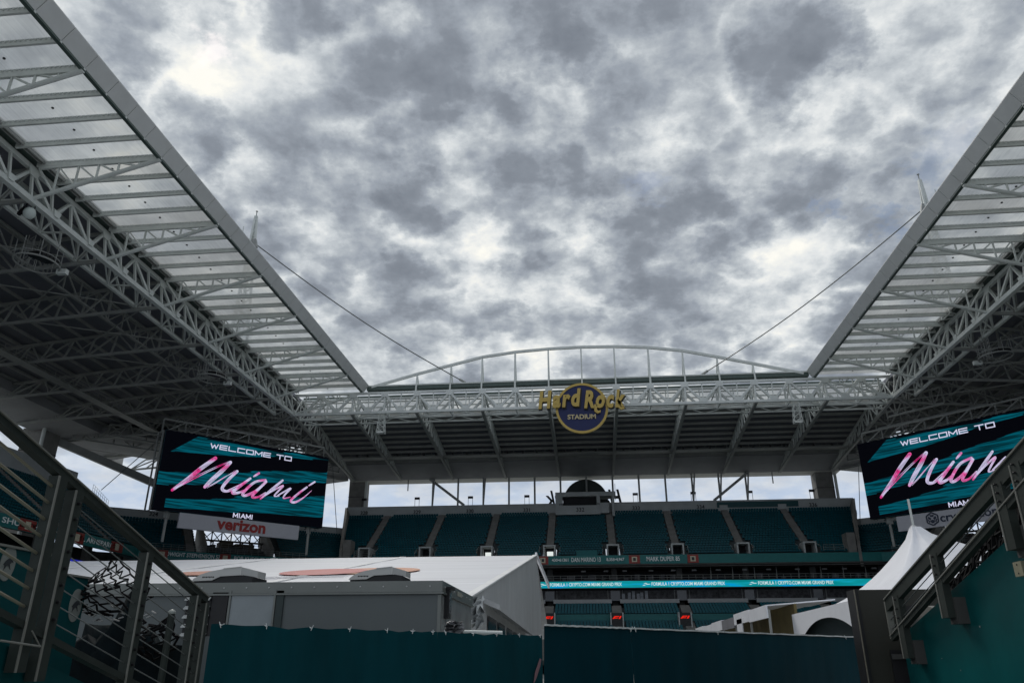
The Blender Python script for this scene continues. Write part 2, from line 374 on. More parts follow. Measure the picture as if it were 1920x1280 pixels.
    for dd in (0, 1.5):
        for hh in (.5, 1.0): cw.beam((xs(side, d + dd), -3, z + hh), (xs(side, d + dd), 122, z + hh), .06)
        for j in range(62): cw.beam((xs(side, d + dd), -2 + j * 2, z), (xs(side, d + dd), -2 + j * 2, z + 1), .05)
    cw.build('catwalk', steel_dark, r)
    return r
left_roof = side_roof(-1, 'long grey stadium roof on the left with translucent inner strip and open steel trusses')
right_roof = side_roof(1, 'stadium roof on the right with translucent strip, fascia edge and cantilever trusses')

def far_roof():
    r = thing('roof_canopy', 'far end stadium roof with white truss, shallow arch and dark ribbed underside over the stand', 'stadium roof', (XC, Y1, 0))
    sp = 5.5; nx = [XC + sp * k for k in range(-8, 9)]
    xl, xr = XC - HB, XC + HB
    mb = MB()
    for (y, dz) in ((Y1, 0), (Y1 + 3.4, .15)):
        mb.beam((xl, y, ZB + dz), (xr, y, ZB + dz), .42, .42); mb.beam((xl, y, ZT + dz), (xr, y, ZT + dz), .4, .36)
        for i, x in enumerate(nx):
            mb.beam((x, y, ZB + dz), (x, y, ZT + dz), .26)
            for s in (-1, 1):
                xx = x + s * sp / 2
                if xl < xx < xr + .1:
                    mb.beam((x, y, ZT - .3 + dz), (xx, y, ZB + .15 + dz), .34, .34)
                    if s == 1: mb.beam((xx, y, ZB + dz), (xx, y, ZT + dz), .15)
    for i, x in enumerate(nx):
        mb.prism([(x - .7, Y1 - .24, ZT + .1), (x + .7, Y1 - .24, ZT + .1), (x + .5, Y1 - .24, ZT - .75), (x - .5, Y1 - .24, ZT - .75)], (0, .06, 0))
        if x + sp / 2 < xr: 
            c = x + sp / 2; mb.prism([(c - .8, Y1 - .25, ZB + .05), (c + .8, Y1 - .25, ZB + .05), (c + .5, Y1 - .25, ZB + .75), (c - .5, Y1 - .25, ZB + .75)], (0, .06, 0))
        mb.beam((x, Y1, ZB), (x, Y1 + 3.4, ZB + .15), .16); mb.beam((x, Y1, ZT), (x, Y1 + 3.4, ZB), .16)
        mb.beam((x, Y1, ZB), (min(x + sp, xr), Y1 + 3.4, ZB + .15), .13); mb.beam((min(x + sp, xr), Y1, ZB), (x, Y1 + 3.4, ZB + .15), .13)
    for k in range(18):
        x = xl + k * 5.5; 
        mb.beam((x, Y1 + 3.4, ZB + .1), (min(x + 2.75, xr), Y1 + 5.8, ZB - .05), .14); mb.beam((min(x + 5.5, xr), Y1 + 3.4, ZB + .1), (min(x + 2.75, xr), Y1 + 5.8, ZB - .05), .14)
    mb.beam((xl, Y1 + 5.8, ZB - .05), (xr, Y1 + 5.8, ZB - .05), .26)
    mb.build('edge_truss', mat('white_steel_bright', (.62, .65, .64), .45, var=.08, vscale=.8), r)
    g = MB().box(xs(-1, 36.4), xs(1, 36.4), Y1 + .5, Y1 + 1.5, 44.15, 44.75); g.box(xl, xr, Y1 + 3.7, Y1 + 4.2, 43.7, 44.2); g.build('gutter', gutter_m, r)
    g = MB().box(xs(-1, 36.4), xs(1, 36.4), Y1 + .4, Y1 + 1.2, 44.77, 44.98); g.build('gutter_cap', steel, r)
    for i in range(-9, 9):
        x0 = XC + sp * i + .1; x1 = XC + sp * (i + 1) - .1
        MB().quad((x0, Y1 + 4.3, 43.75), (x1, Y1 + 4.3, 43.75), (x1, Y1 + 10.6, 43.2), (x0, Y1 + 10.6, 43.2)).build('translucent_panel', poly_m, r)
        MB().beam((x0 - .1, Y1 + 1, 43.55), (x0 - .1, Y1 + 10.6, 43.05), .16, .24).build('purlin', steel, r)
    for j in range(3):
        yy = Y1 + 5 + j * 2.3
        MB().beam((xl, yy, 43.5 - j * .2), (xr, yy, 43.5 - j * .2), .14, .2).build('purlin', steel, r)
    # arch
    pts = [(-36., 44.7), (-28.2, 46.8), (-22.4, 48.2), (-17.1, 49.45), (-11.5, 50.15), (-5.9, 50.5), (-.4, 50.6), (5.1, 50.5), (10.7, 50.1), (16.3, 49.3), (21.8, 48.), (27.4, 46.6), (35.2, 44.6)]
    am = MB(); P = [V((x, Y1 + .6, z)) for x, z in pts]
    for a, b in zip(P, P[1:]): am.beam(a, b, .36, .42)
    am.build('arch', steel, r)
    for i in range(1, len(pts) - 1):
        x, z = pts[i]; h = MB(); h.beam((x, Y1 + .6, z - .15), (x, Y1 - .05, ZT), .3 if i in (4, 8) else .24)
        h.beam((x, Y1 + .6, z - .15), (x, Y1 + 3.4, ZT + .1), .2); h.build('hanger', steel, r)
    # roof trusses running back over the stand
    zt = lambda y: 42.9 - (y - 131) * .2
    for k in range(-9, 10, 2):
        x = XC + sp * k if abs(k) < 9 else XC + math.copysign(HB, k); t = MB(); x2 = x + .75
        a0 = V((x, Y1 + 3, ZT)); a1 = V((x, 151, zt(151) - .3)); b0 = V((x, Y1, ZB - .1)); b1 = V((x, 156.5, 36.75))
        lattice(t, a0, a1, b0, b1, 14, .17, .3)
        t.build('roof_truss', steel, r)
        MB().beam(b0 - V((0, 0, .05)), b1 - V((0, 0, .05)), .46, .36).build('truss_chord', steel_dark, r)
    d = MB(); 
    for (ya, yb) in ((130.8, 140), (140, 151)):
        d.hexa([(-56, ya, zt(ya)), (56, ya, zt(ya)), (56, yb, zt(yb)), (-56, yb, zt(yb)), (-56, ya, zt(ya) + .5), (56, ya, zt(ya) + .5), (56, yb, zt(yb) + .5), (-56, yb, zt(yb) + .5)])
    d.build('roof_deck', deck_m, r)
    MB().box(xl, xr, 130.35, 130.75, 42.35, 43.1).build('deck_edge', soffit_l, r)
    for j in range(9):
        y = 132.6 + j * 2.1
        MB().beam((-50, y, zt(y) - .25), (50, y, zt(y) - .25), .2, .45).build('roof_purlin', steel_dark, r)
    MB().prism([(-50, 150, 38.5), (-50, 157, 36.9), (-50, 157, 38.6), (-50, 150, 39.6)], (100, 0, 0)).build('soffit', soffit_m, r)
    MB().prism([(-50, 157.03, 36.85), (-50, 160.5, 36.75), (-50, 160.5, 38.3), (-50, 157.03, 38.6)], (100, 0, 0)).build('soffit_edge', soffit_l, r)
    c = MB(); c.tube((-48, 145.8, 38.55), (48, 145.8, 38.55), .22, 8); c.box(-48, 48, 143.6, 145.3, 38.3, 38.4)
    for j in range(48): c.beam((-48 + 2 * j, 143.6, 38.4), (-48 + 2 * j, 143.6, 39.4), .05)
    c.beam((-48, 143.6, 39.4), (48, 143.6, 39.4), .06)
    c.build('catwalk', steel_dark, r)
    # posts between the stand top and the soffit
    for k in range(-7, 8):
        x = XC + sp * k * .965
        if abs(k) in (4, 6) or k == 5: MB().tube((x, 157.2, 31.2), (x + .5, 156.2, 36.8), .17, 8).build('roof_post', steel_dark, r)
        if abs(k) == 7: MB().tube((x, 157.2, 34.6), (x, 157.2, 36.9), .12, 8).build('roof_post', steel_dark, r); continue
        MB().tube((x, 157.2, 31.2), (x, 157.2, 36.9), .2, 8).build('roof_post', steel_dark, r)
    for s in (-1, 1): MB().beam((XC + s * 32.5, 156.8, 36.9), (XC + s * 25.2, 157.2, 31.4), .42, .5).build('brace', steel_dark, r)
    # wind-down rows of small lamps hanging from the catwalk
    for j in range(34):
        x = -45 + j * 2.72 + random.uniform(-.4, .4); lm = MB().box(x - .18, x + .18, 143.2, 143.5, 38.5, 38.95); lm.build('floodlight', black, r)
    return r
far = far_roof()
# roof over the two far corners
for s in (-1, 1):
    r = thing('corner_roof', ('left' if s < 0 else 'right') + ' far corner piece of the stadium roof above the big video screen', 'stadium roof', (xs(s, 70), 135, 0))
    A = [(xs(s, 50), 121), (xs(s, 88), 121), (xs(s, 91), 128), (xs(s, 56), 158), (xs(s, 50), 158)]
    zz = [39.9, 38.4, 38.2, 37.6, 37.6]
    # dark lattice of the corner trusses
    t = MB()
    for k in range(7):
        f = k / 6; a = V((xs(s, 50 + 38 * f), 121, 42.2 - 3 * f)); b = V((xs(s, 50), 122 + 34 * f, 42.2 - 3.6 * f))
        if k: lattice(t, a, b, a - V((0, 0, 2.8 - f)), b - V((0, 0, 2.8 - f)), 4 + 2 * k, .18, .3)
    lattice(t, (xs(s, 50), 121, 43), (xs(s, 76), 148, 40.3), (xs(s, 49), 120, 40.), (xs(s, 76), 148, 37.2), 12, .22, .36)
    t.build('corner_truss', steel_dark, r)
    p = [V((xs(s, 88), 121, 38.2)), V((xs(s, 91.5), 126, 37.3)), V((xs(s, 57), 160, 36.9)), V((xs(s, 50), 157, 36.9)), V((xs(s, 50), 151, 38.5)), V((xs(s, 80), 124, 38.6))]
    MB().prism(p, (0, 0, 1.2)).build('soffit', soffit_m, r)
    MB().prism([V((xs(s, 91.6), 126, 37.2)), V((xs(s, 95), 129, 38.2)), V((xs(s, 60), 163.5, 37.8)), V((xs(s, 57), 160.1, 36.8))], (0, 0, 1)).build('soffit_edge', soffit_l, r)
    MB().beam((xs(s, 91), 121, 37.0), (xs(s, 60), 152, 24.), .7, 1.3).build('brace', steel_dark, r)

# ------------------------------------------------------------------ columns
def column(x, y, w, d, z1, label):
    r = thing('roof_column', label, 'column', (x, y, 0), 'big concrete columns carrying the roof')
    m = MB(); m.box(x - w / 2, x + w / 2, y - d / 2, y + d / 2, 0, z1); m.build('shaft', conc, r)
    m = MB()
    for f in (.82, .9): m.box(x - w / 2 - .04, x + w / 2 + .04, y - d / 2 - .04, y + d / 2 + .04, z1 * f, z1 * f + .12)
    m.build('joint_band', conc_d, r)
    MB().tube((x + w / 2 + .35, y - d / 2 - .2, 0), (x + w / 2 + .35, y - d / 2 - .2, z1), .3, 10).build('downpipe', steel, r)
column(-48.7, 159.6, 3.4, 3.2, 37.4, 'big square concrete roof column at the left end of the far stand')
column(47.0, 159.6, 3.4, 3.2, 37.4, 'big square concrete roof column at the right end of the far stand')
column(-92, 118, 3.6, 4.4, 37.8, 'broad concrete roof column rising behind the left grandstand')
column(91.2, 118, 3.6, 4.4, 37.8, 'concrete roof column behind the right hand side beyond the screen')
# masts and cables
for s in (-1, 1):
    side = 'left' if s < 0 else 'right'
    x = XC + s * 48.8; r = thing('mast', 'white lattice mast spire poking above the ' + side + ' roof edge', 'mast', (x, 97.3, 43.6), 'mast spires above the roof')
    m = MB()
    for a in range(3):
        t0 = a * 2.094; p0 = V((x + 1.4 * math.cos(t0), 97.3 + 1.4 * math.sin(t0), 43.6)); p1 = V((x + .12 * math.cos(t0), 97.3 + .12 * math.sin(t0), 64.8)); m.beam(p0, p1, .28)
        t1 = (a + 1) * 2.094; q0 = V((x + 1.4 * math.cos(t1), 97.3 + 1.4 * math.sin(t1), 43.6)); q1 = V((x + .12 * math.cos(t1), 97.3 + .12 * math.sin(t1), 64.8))
        for k in range(12): m.beam(p0.lerp(p1, k / 12), q0.lerp(q1, (k + 1) / 12), .14); m.beam(p0.lerp(p1, k / 12), q0.lerp(q1, k / 12), .12)
    m.build('lattice', steel, r)
    m = MB().tube((x, 97.3, 64.6), (x, 97.3, 65.6), .08, 6); m.lathe((x, 97.3, 65.7), [(0, -.2), (.2, 0), (0, .2)], 8); m.build('tip', steel_dark, r)
    m = MB().tube((x + s * 1.1, 96, 59.5), (x + s * 1.1, 96, 62.3), .07, 6).beam((x, 97.3, 60), (x + s * 1.1, 96, 60), .12); m.build('antenna', steel, r)
    m = MB().prism([(x - .9, 97, 59.3), (x + .9, 97, 59.3), (x + .6, 97, 60.7), (x - .6, 97, 60.7)], (0, .5, 0)); m.build('cable_saddle', steel_dark, r)
    c = thing('stay_cable', 'long dark stay cable sloping from the ' + side + ' mast down to the far roof', 'cable', (x, 97.3, 60), 'stay cables to the far roof')
    a = V((x - s * .5, 97.5, 60.)); b = V((XC + s * 19.3, Y1 + 2, 45.2)); pts = [a.lerp(b, k / 16) - V((0, 0, 1.1 * math.sin(math.pi * k / 16))) for k in range(17)]
    MB().path(pts, .085, 6).build('cable', cable_m, c)
    MB().tube(pts[-2].lerp(b, .3), b, .22, 8, .16).tube(b, b - V((0, 0, .9)), .3, 8).build('anchor', steel_dark, c)
# cables near the left corner
def wire(a, b, rad, label, m=cable_m):
    o = MB().path([V(a).lerp(V(b), k / 6) for k in range(7)], rad, 5).build('wire', m); tag(o, label, 'cable', 'thin guy wires of the screens'); return o
wire(PY(190, 918, 122), PY(305, 818, 112), .07, 'thin dark wire running up from the left stand roof edge to the left screen')
wire((-45.2, 131, 34), PY(632, 1000, 139), .06, 'thin wire falling from the right edge of the left screen to the far stand')
wire((44.8, 131, 32), PY(1613, 985, 139), .06, 'thin wire falling beside the left edge of the right screen')

# ================================================================== GRANDSTANDS
def seat_geo(mb, o, e, b):
    """one flip seat at point o (tread level), e = along the row, b = horizontal towards the back"""
    w = .225; p0 = o + b * .12 + ZUP * .40; p1 = o + b * .50 + ZUP * .38
    mb.hexa([p0 - e * w, p0 + e * w, p1 + e * w, p1 - e * w, p0 - e * w + ZUP * .06, p0 + e * w + ZUP * .06, p1 + e * w + ZUP * .06, p1 - e * w + ZUP * .06])
    a = o + b * .50 + ZUP * .36; c = o + b * .60 + ZUP * .82; t = b * .05
    mb.hexa([a - e * w, a + e * w, a + e * w + t, a - e * w + t, c - e * w * .9, c + e * w * .9, c + e * w * .9 + t, c - e * w * .9 + t])
_s = MB(); seat_geo(_s, V((0, 0, 0)), V((1, 0, 0)), V((0, 1, 0)))
seat_me = bpy.data.meshes.new('seat'); seat_me.from_pydata([tuple(v) for v in _s.v], [], _s.f); seat_me.materials.append(seat_m)
def deck(par, o, e, b, L, n, dp, rise, aisles, aw=1.3, rng=None, single=None, blocked=(), sp=.52):
    """stepped terrace, seats, aisle stairs.  single(row,t)->True for seats built one by one"""
    o, e, b = V(o), V(e).normalized(), V(b).normalized()
    tr = MB(); st = MB(); solo = 0
    rng = rng or (lambda r: (0, L))
    am = {a: MB() for a in aisles}
    for r in range(n):
        t0, t1 = rng(r); z = rise * r; P = o + b * (dp * r) + ZUP * z
        A = P + e * t0; B = P + e * t1; dn = ZUP * -(rise + .25)
        cuts = sorted((a - w * .72, a + w * .72) for a, w, r0, r1 in blocked if r0 <= r < r1 and t0 < a < t1)
        seg, c_ = [], t0
        for ca, cb in cuts: seg.append((c_, ca)); c_ = cb
        seg.append((c_, t1))
        for sa, sb in seg:
            A = P + e * sa; B = P + e * sb; tr.hexa([A + dn, B + dn, B + dn + b * dp, A + dn + b * dp, A, B, B + b * dp, A + b * dp])
        for a in aisles:
            if t0 < a < t1 and not any(r0 <= r < r1 and abs(a - q) < .5 for q, w, r0, r1 in blocked):
                for q in (0, 1):
                    c = P + e * a + b * (dp * (.5 * q) + .0) + ZUP * (rise * .5 * q)
                    am[a].hexa([c - e * aw / 2 - ZUP * .0, c + e * aw / 2, c + e * aw / 2 + b * dp * .5, c - e * aw / 2 + b * dp * .5] + [x + ZUP * (.03 + rise * .5) for x in (c - e * aw / 2, c + e * aw / 2, c + e * aw / 2 + b * dp * .5, c - e * aw / 2 + b * dp * .5)])
        k = 0; t = t0 + .45
        while t < t1 - .4:
            ok = all(abs(t - a) > aw / 2 + .26 for a in aisles) and not any(r0 <= r < r1 and abs(t - a) < w for a, w, r0, r1 in blocked)
            if ok:
                q = P + e * t
                if single and solo < 100 and single(r, t):
                    so_ = bpy.data.objects.new('seat', seat_me); COL.objects.link(so_); so_.parent = par
                    so_.location = q - par.location; so_.rotation_euler = (0, 0, math.atan2(e.y, e.x)); solo += 1
                else: seat_geo(st, q, e, b)
            t += sp
    tr.build('terrace', terr_m, par)
    s = st.build('seat_rows', seat_m, par); s['kind'] = 'stuff'
    for a in aisles:
        if am[a].v: am[a].build('aisle_stair', conc, par)
def rail_mb(mb, pts, h=1.0, n=3, r=.03):
    for a, c in zip(pts, pts[1:]):
        a, c = V(a), V(c); L = (c - a).length; k = max(1, int(L / 1.2))
        for i in range(k + 1): p = a.lerp(c, i / k); mb.tube(p, p + ZUP * h, r, 5)
        for j in range(1, n + 1): mb.tube(a + ZUP * h * j / n, c + ZUP * h * j / n, r, 5)
def portal(par, c, e, b, lit=False, w=2.3, h=2.3, d=3.0, screen=False):
    """stair opening cut into the terrace: pale frame, dark inside"""
    c, e, b = V(c), V(e), V(b); m = MB()
    def bx(mb, a0, a1, b0, b1, z0, z1):
        p = [c + e * a + b * q for a, q in ((a0, b0), (a1, b0), (a1, b1), (a0, b1))]
        mb.hexa([x + ZUP * z0 for x in p] + [x + ZUP * z1 for x in p])
    bx(m, -w / 2 - .25, -w / 2, 0, d, -.6, h); bx(m, w / 2, w / 2 + .25, 0, d, -.6, h); bx(m, -w / 2 - .25, w / 2 + .25, 0, d, h, h + .25)
    f = m.build('portal_frame', conc_l, par)
    m = MB(); bx(m, -w / 2, w / 2, d - .3, d, -.6, h); bx(m, -w / 2, w / 2, 0, d, -.62, -.55); m.build('portal_recess', dark_int, f)
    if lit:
        m = MB(); bx(m, -w * .32, w * .34, d - .42, d - .32, -.4, h * .62); m.build('daylight_panel', emis('daylight_glow', (.75, .8, .78), 1.), f)  # added glowing panel standing in for daylight beyond the opening
    r = MB(); rail_mb(r, [c - e * (w / 2 + 1) + b * .2, c - e * (w / 2 + 1) + b * (d + 1.6) + ZUP * 1.6, c + e * (w / 2 + 1) + b * (d + 1.6) + ZUP * 1.6, c + e * (w / 2 + 1) + b * .2], 1.0, 3, .025); r.build('guard_rail', steel_dark, par)
EX, EYv = V((1, 0, 0)), V((0, 1, 0))
AIS = [-7.4 + 11.3 * k for k in range(-3, 5)]
fs = thing('grandstand', 'far end grandstand with dark teal upper deck, suites and a cyan ribbon board', 'grandstand', (.6, 140.4, 0))
XL, XR = -50.2, 51.5
bl = [(a - XL, 1.75, 0, 5) for a in AIS]
def near_single(r, t):
    x = XL + t; return r in (0, 1, 2) and 9.0 < x < 40 and (r != 2 or x < 22)
deck(fs, (XL, 140.6, 18.9), EX, EYv, XR - XL, 20, .81, .522, [a - XL for a in AIS], blocked=bl, single=near_single, rng=lambda r: (5.2 * (1 - r / 19), XR - XL - 6.2 * (1 - r / 19)))
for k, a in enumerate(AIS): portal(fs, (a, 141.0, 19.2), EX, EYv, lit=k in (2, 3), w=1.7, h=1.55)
p = MB().box(XL, XR, 156.9, 157.35, 28.9, 31.25); p.box(XL, XR, 156.86, 157.4, 31.25, 31.37)
for a in AIS: p.box(a - .8, a + .8, 156.7, 156.9, 28.8, 30.4)
par = p.build('parapet', conc_l, fs)
for s in (-1, 1):
    xb_, xf_ = (XL, XL + 5.2) if s < 0 else (XR, XR - 6.2)
    P = [(xf_, 139.8, 16.6), (xf_, 139.8, 20.2), (xb_, 157.35, 31.37), (xb_, 159.5, 31.37), (xb_, 157., 24)]
    MB().prism(P, (s * .5, 0, 0)).build('end_wall', conc, fs)
    MB().box(*sorted((xf_ - s * .02, xf_ - s * 1.4)), 140.2, 142.9, 18.5, 22.3).build('end_block', conc, fs)
m = MB(); rail_mb(m, [(XL + 7.2, 141, 19.3), (XL + 11.0, 141, 19.3)], 1.1, 3, .03); rail_mb(m, [(XR - 11.5, 141, 19.3), (XR - 8, 141, 19.3)], 1.1, 3, .03); m.build('guard_rail', steel_dark, fs)
b_ = MB().box(XL, XR, 139.9, 140.5, 17.45, 18.95).build('name_band', teal_band, fs)
MB().box(XL, XR, 139.8, 141, 17.2, 17.42).build('band_soffit', conc_d, fs)
def lx(px, y=139.9): return PY(px, 1055, y).x
for px, s, sz in ((1051, '430•61361', .62), (1119, 'DAN MARINO 13', .95), (1152.5, '8,358•4,967', .62), (1244, 'MARK DUPER 85', .95)):
    w = {'430•61361': 2.9, 'DAN MARINO 13': 5.1, '8,358•4,967': 3.1, 'MARK DUPER 85': 5.7}[s]
    text('band_lettering', s, sz * 1.12, txt_w, (lx({1119: 1099, 1152.5: 1154}.get(px, px)), 139.86, 18.2), EX, ZUP, b_, width=w, offset=.012, extrude=.02)
for px in (1018, 1190, 1300):
    x = lx(px); pn = MB().box(x - .95, x + .95, 139.84, 139.88, 17.5, 18.9).build('red_panel', red_m, b_)
    MB().box(x - .45, x + .45, 139.8, 139.83, 17.75, 18.65).build('panel_emblem', mat('emblem_cream', (.55, .5, .38), .6), b_)
    q = MB(); q.box(x - .22, x + .22, 139.77, 139.79, 17.95, 18.45); q.build('emblem_centre', txt_d, b_)
MB().box(lx(1081), lx(1121), 140.7, 140.76, 18.98, 19.95).build('teal_banner', mat('teal_banner', (.005, .12, .13), .6), fs)
# suite level behind the name band
MB().box(XL, XR, 146, 146.3, 0, 18).build('back_wall', dark_int, fs)
for zz, y0, y1 in ((14.6, 138.4, 146), (17.0, 139.2, 146)):
    MB().box(XL, XR, y0, y1, zz - .15, zz).build('floor_slab', conc_d, fs)
for k in range(-4, 6):
    x = -7.4 + 11.3 * k
    if XL < x < XR: MB().box(x - .5, x + .5, 141.5, 142.4, 10, 18.6).build('pier', conc_d, fs)
m = MB(); rail_mb(m, [(XL, 138.6, 14.6), (XR, 138.6, 14.6)], .8, 2, .025); m.build('guard_rail', steel_dark, fs)
clut = mat('clutter', (.10, .10, .11), .7, var=.6, vscale=.4)
for k in range(30):     # tables, monitors and clutter on the suite level
    x = random.uniform(0, 1.2) - 8 + k * 1.95; MB().box(x - random.uniform(.2, .8), x + .4, 142.6, 143, 14.6, 14.6 + random.uniform(.4, 1.4)).build('suite_furniture', clut, fs)
for k in range(14):
    x = -2 + 4.1 * k + random.uniform(-.8, .8); MB().box(x - .4, x + .4, 141.3, 141.5, 16.3, 16.55).build('ceiling_speaker', mat('clutter_pale', (.3, .3, .3), .6), fs)
for k in range(8):
    x = 20.5 + 3.7 * k; MB().box(x, x + .1, 141.2, 141.3, 14.6, 16.9).build('mullion', steel_dark, fs)
# cyan ribbon board
def ribbon_mat():
    M = emis('ribbon_screen', (.0, .35, .42), 1.); nt = M.node_tree; N = nt.nodes; L = nt.links; b = N['Principled BSDF']
    tc = N.new('ShaderNodeTexCoord'); mp = N.new('ShaderNodeMapping'); mp.inputs['Scale'].default_value = (.085, .085, .7); L.new(tc.outputs['Object'], mp.inputs[0])
    n = N.new('ShaderNodeTexNoise'); n.inputs['Scale'].default_value = 2.2; n.inputs['Detail'].default_value = 4; L.new(mp.outputs[0], n.inputs['Vector'])
    r = N.new('ShaderNodeValToRGB'); L.new(n.outputs[0], r.inputs[0]); e = r.color_ramp.elements; e.new(.5); e.new(.6)
    for q, (p_, c) in zip(e, ((.3, (.0, .20, .22)), (.48, (.003, .27, .31)), (.56, (.005, .32, .42)), (.64, (.0, .30, .62)))): q.position = p_; q.color = (*c, 1)
    L.new(r.outputs[0], b.inputs['Emission Color']); return M
rib = MB().box(XL, XR, 137.9, 138.4, 13.2, 14.62).build('ribbon_board', black, fs)
MB().box(XL, XR, 137.84, 137.88, 13.34, 14.4).build('ribbon_display', ribbon_mat(), fs)
letter_e = emis('display_lettering', (.62, .80, .82), .9)
for px in (1098, 1290, 1492, 905): text('display_lettering', 'FORMULA 1 CRYPTO.COM MIAMI GRAND PRIX', .78, letter_e, (PY(px, 1095, 137.8).x, 137.8, 13.86), EX, ZUP, rib, width=12.2, offset=.012, extrude=.01)
for px in (1018, 1212, 1412):
    x = PY(px, 1095, 137.8).x; q = MB()
    for dx, w, z in ((-.5, .5, 13.95), (-.2, .7, 13.8), (-.7, .4, 13.65)): q.prism([(x + dx, 137.8, z), (x + dx + w, 137.8, z), (x + dx + w + .2, 137.8, z + .1), (x + dx + .3, 137.8, z + .12)], (0, .02, 0))
    q.build('display_emblem', letter_e, rib)
# glazed club level under the ribbon
MB().box(XL, XR, 140.2, 140.3, 11.4, 13.3).build('club_glazing', glass_d, fs)
def crowd_mat():
    M = mat('club_interior', (.05, .05, .055), .6, var=.95, vscale=1.6); return M
for k in range(-4, 5):
    x0 = -7.4 + 11.3 * k + .8; x1 = x0 + 9.7
    if x0 < XL or x1 > XR: continue
    MB().box(x0, x1, 140.05, 140.15, 11.55, 13.0).build('club_window', crowd_mat(), fs)
    MB().box(x0 - .1, x1 + .1, 138.3, 138.6, 10.85, 11.5).build('pale_fascia', mat('pale_band', (.30, .31, .32), .6), fs)
    for q in range(5): MB().box(x0 + .4 + q * 2.2, x0 + .48 + q * 2.2, 139.9, 140, 11.5, 13.1).build('window_post', steel_dark, fs) if q in (0, 4) else None
m = MB()
for i, dx in enumerate((0, 1.0, 1.7, 2.5, 3.1, 3.9)):
    x = PY(1166, 1110, 139.8).x + dx; m.box(x, x + .5, 139.75, 139.8, 11.65, 12.5 + .2 * (i % 3))
m.build('pale_garment', mat('pale_cloth', (.36, .38, .42), .8, var=.4, vscale=2), fs)
# lower deck
LA = [a for a in AIS]
deck(fs, (XL, 121.6, 1.9), EX, EYv, XR - XL, 14, .82, .40, [a - XL for a in LA], aw=1.5)
MB().box(XL, XR, 133.1, 133.5, 0, 7.7).build('riser_wall', terr_m, fs)
MB().box(XL, XR, 133.2, 133.5, 7.75, 8.85).build('walkway_wall', mat('walkway_teal', (.008, .12, .125), .5), fs)
def low_single(r, t): return False
deck(fs, (XL, 133.6, 8.6), EX, EYv, XR - XL, 5, .90, .36, [a - XL for a in LA], aw=1.6)
for k, a in enumerate(LA):
    if k < 2: continue
    x = PY({3: 1029, 4: 1157, 5: 1285, 6: 1415}.get(k, 0), 1160, 131.5).x if k in (3, 4, 5, 6) else a
    m = MB().box(x - .85, x + .85, 131.5, 133.2, 6.2, 8.95)
    bd = m.build('portal_screen', black, fs)
    [MB().box(x + q * .96 - .09, x + q * .96 + .09, 131.3, 133.2, 6.0, 9.0).build('portal_frame', conc_l, fs) for q in (-1, 1)]
    q = MB(); y = 131.44; s = .95; z = 8.05
    q.prism([(x - .75, y, z), (x - .35, y, z + .42), (x + .35, y, z + .42), (x + .28, y, z + .28), (x - .22, y, z + .28), (x - .3, y, z + .18), (x + .16, y, z + .18), (x + .08, y, z + .06), (x - .42, y, z + .06), (x - .48, y, z)], (0, .03, 0))
    q.prism([(x + .22, y, z), (x + .48, y, z + .42), (x + .75, y, z + .42), (x + .5, y, z)], (0, .03, 0))
    q.build('red_emblem', emis('red_light', (.75, .02, .01), 1.), bd)
# section numbers on the parapet
for px, s in ((683, '328'), (782, '329'), (881, '330'), (988, '331'), (1193, '333'), (1314, '334'), (1526, '336')):
    text('section_number', s, 1.05, txt_d, (PY(px, 955, 156.84).x, 156.84, 30.1), EX, ZUP, par, offset=.02, extrude=.01)
tb = MB().box(PY(1344, 945, 156.8).x, PY(1497, 945, 156.8).x, 156.74, 156.8, 29.9, 31.0).build('teal_sign', mat('dark_teal_sign', (.01, .07, .08), .5), fs)
# booth 332 with window slit
bx0, bx1 = -6.7, 4.7
m = MB().box(bx0, 2.2, 154.2, 157.0, 28.6, 30.4).box(bx0, 5.3, 154.2, 157.6, 32.2, 33.05).box(bx0, -5.3, 154.2, 157, 30.4, 32.2).box(1.5, 2.2, 154.2, 157, 30.4, 32.2).box(4.5, 5.0, 154.2, 157.2, 28.2, 32.2).box(2.2, 3.9, 154.6, 157, 28.9, 30.9)
bo = m.build('booth', conc_l, fs); MB().box(-5.2, 1.4, 155.6, 157.0, 30.4, 32.2).build('booth_interior', dark_int, bo)
m = MB(); rail_mb(m, [(-5.9, 154.15, 30.4), (2., 154.15, 30.4)], .35, 2, .03)
for k in range(6): m.box(-4.2 + k * .9, -3.9 + k * .9, 155.3, 155.5, 30.4, 30.8)
m.build('booth_rail', black, bo)
text('section_number', '332', 1.1, txt_d, (PY(1088, 957, 154.1).x, 154.14, 29.5), EX, ZUP, bo, offset=.02, extrude=.01)
# round rooftop sign seen from behind
rs = thing('rooftop_sign', 'back of a round rooftop sign with reversed letters on top of the far stand', 'sign', (0, 158.3, 33))
cx = PY(1098, 925, 158.5).x
m = MB(); pts = [(cx + 4.55 * math.cos(t * math.pi / 20), 158.3, 31.9 + 4.55 * math.sin(t * math.pi / 20)) for t in range(40)]; m.prism(pts, (0, .4, 0)); m.build('disc', mat('sign_back', (.035, .045, .045), .7), rs)
text('lettering', 'Hard Rock', 4.4, black, (cx - .1, 158.9, 32.6), -EX, ZUP + EX * -.0, rs, width=15.6, shear=.25, offset=.08, extrude=.2)
MB().box(cx - 7.4, cx + 7.4, 158.5, 158.8, 31.0, 31.6).build('sign_rail', steel_dark, rs)
MB().tube((PY(1153, 920, 158).x, 158, 32), (PY(1153, 910, 158).x, 158, 35.4), .05, 5).build('antenna', steel_dark, rs)
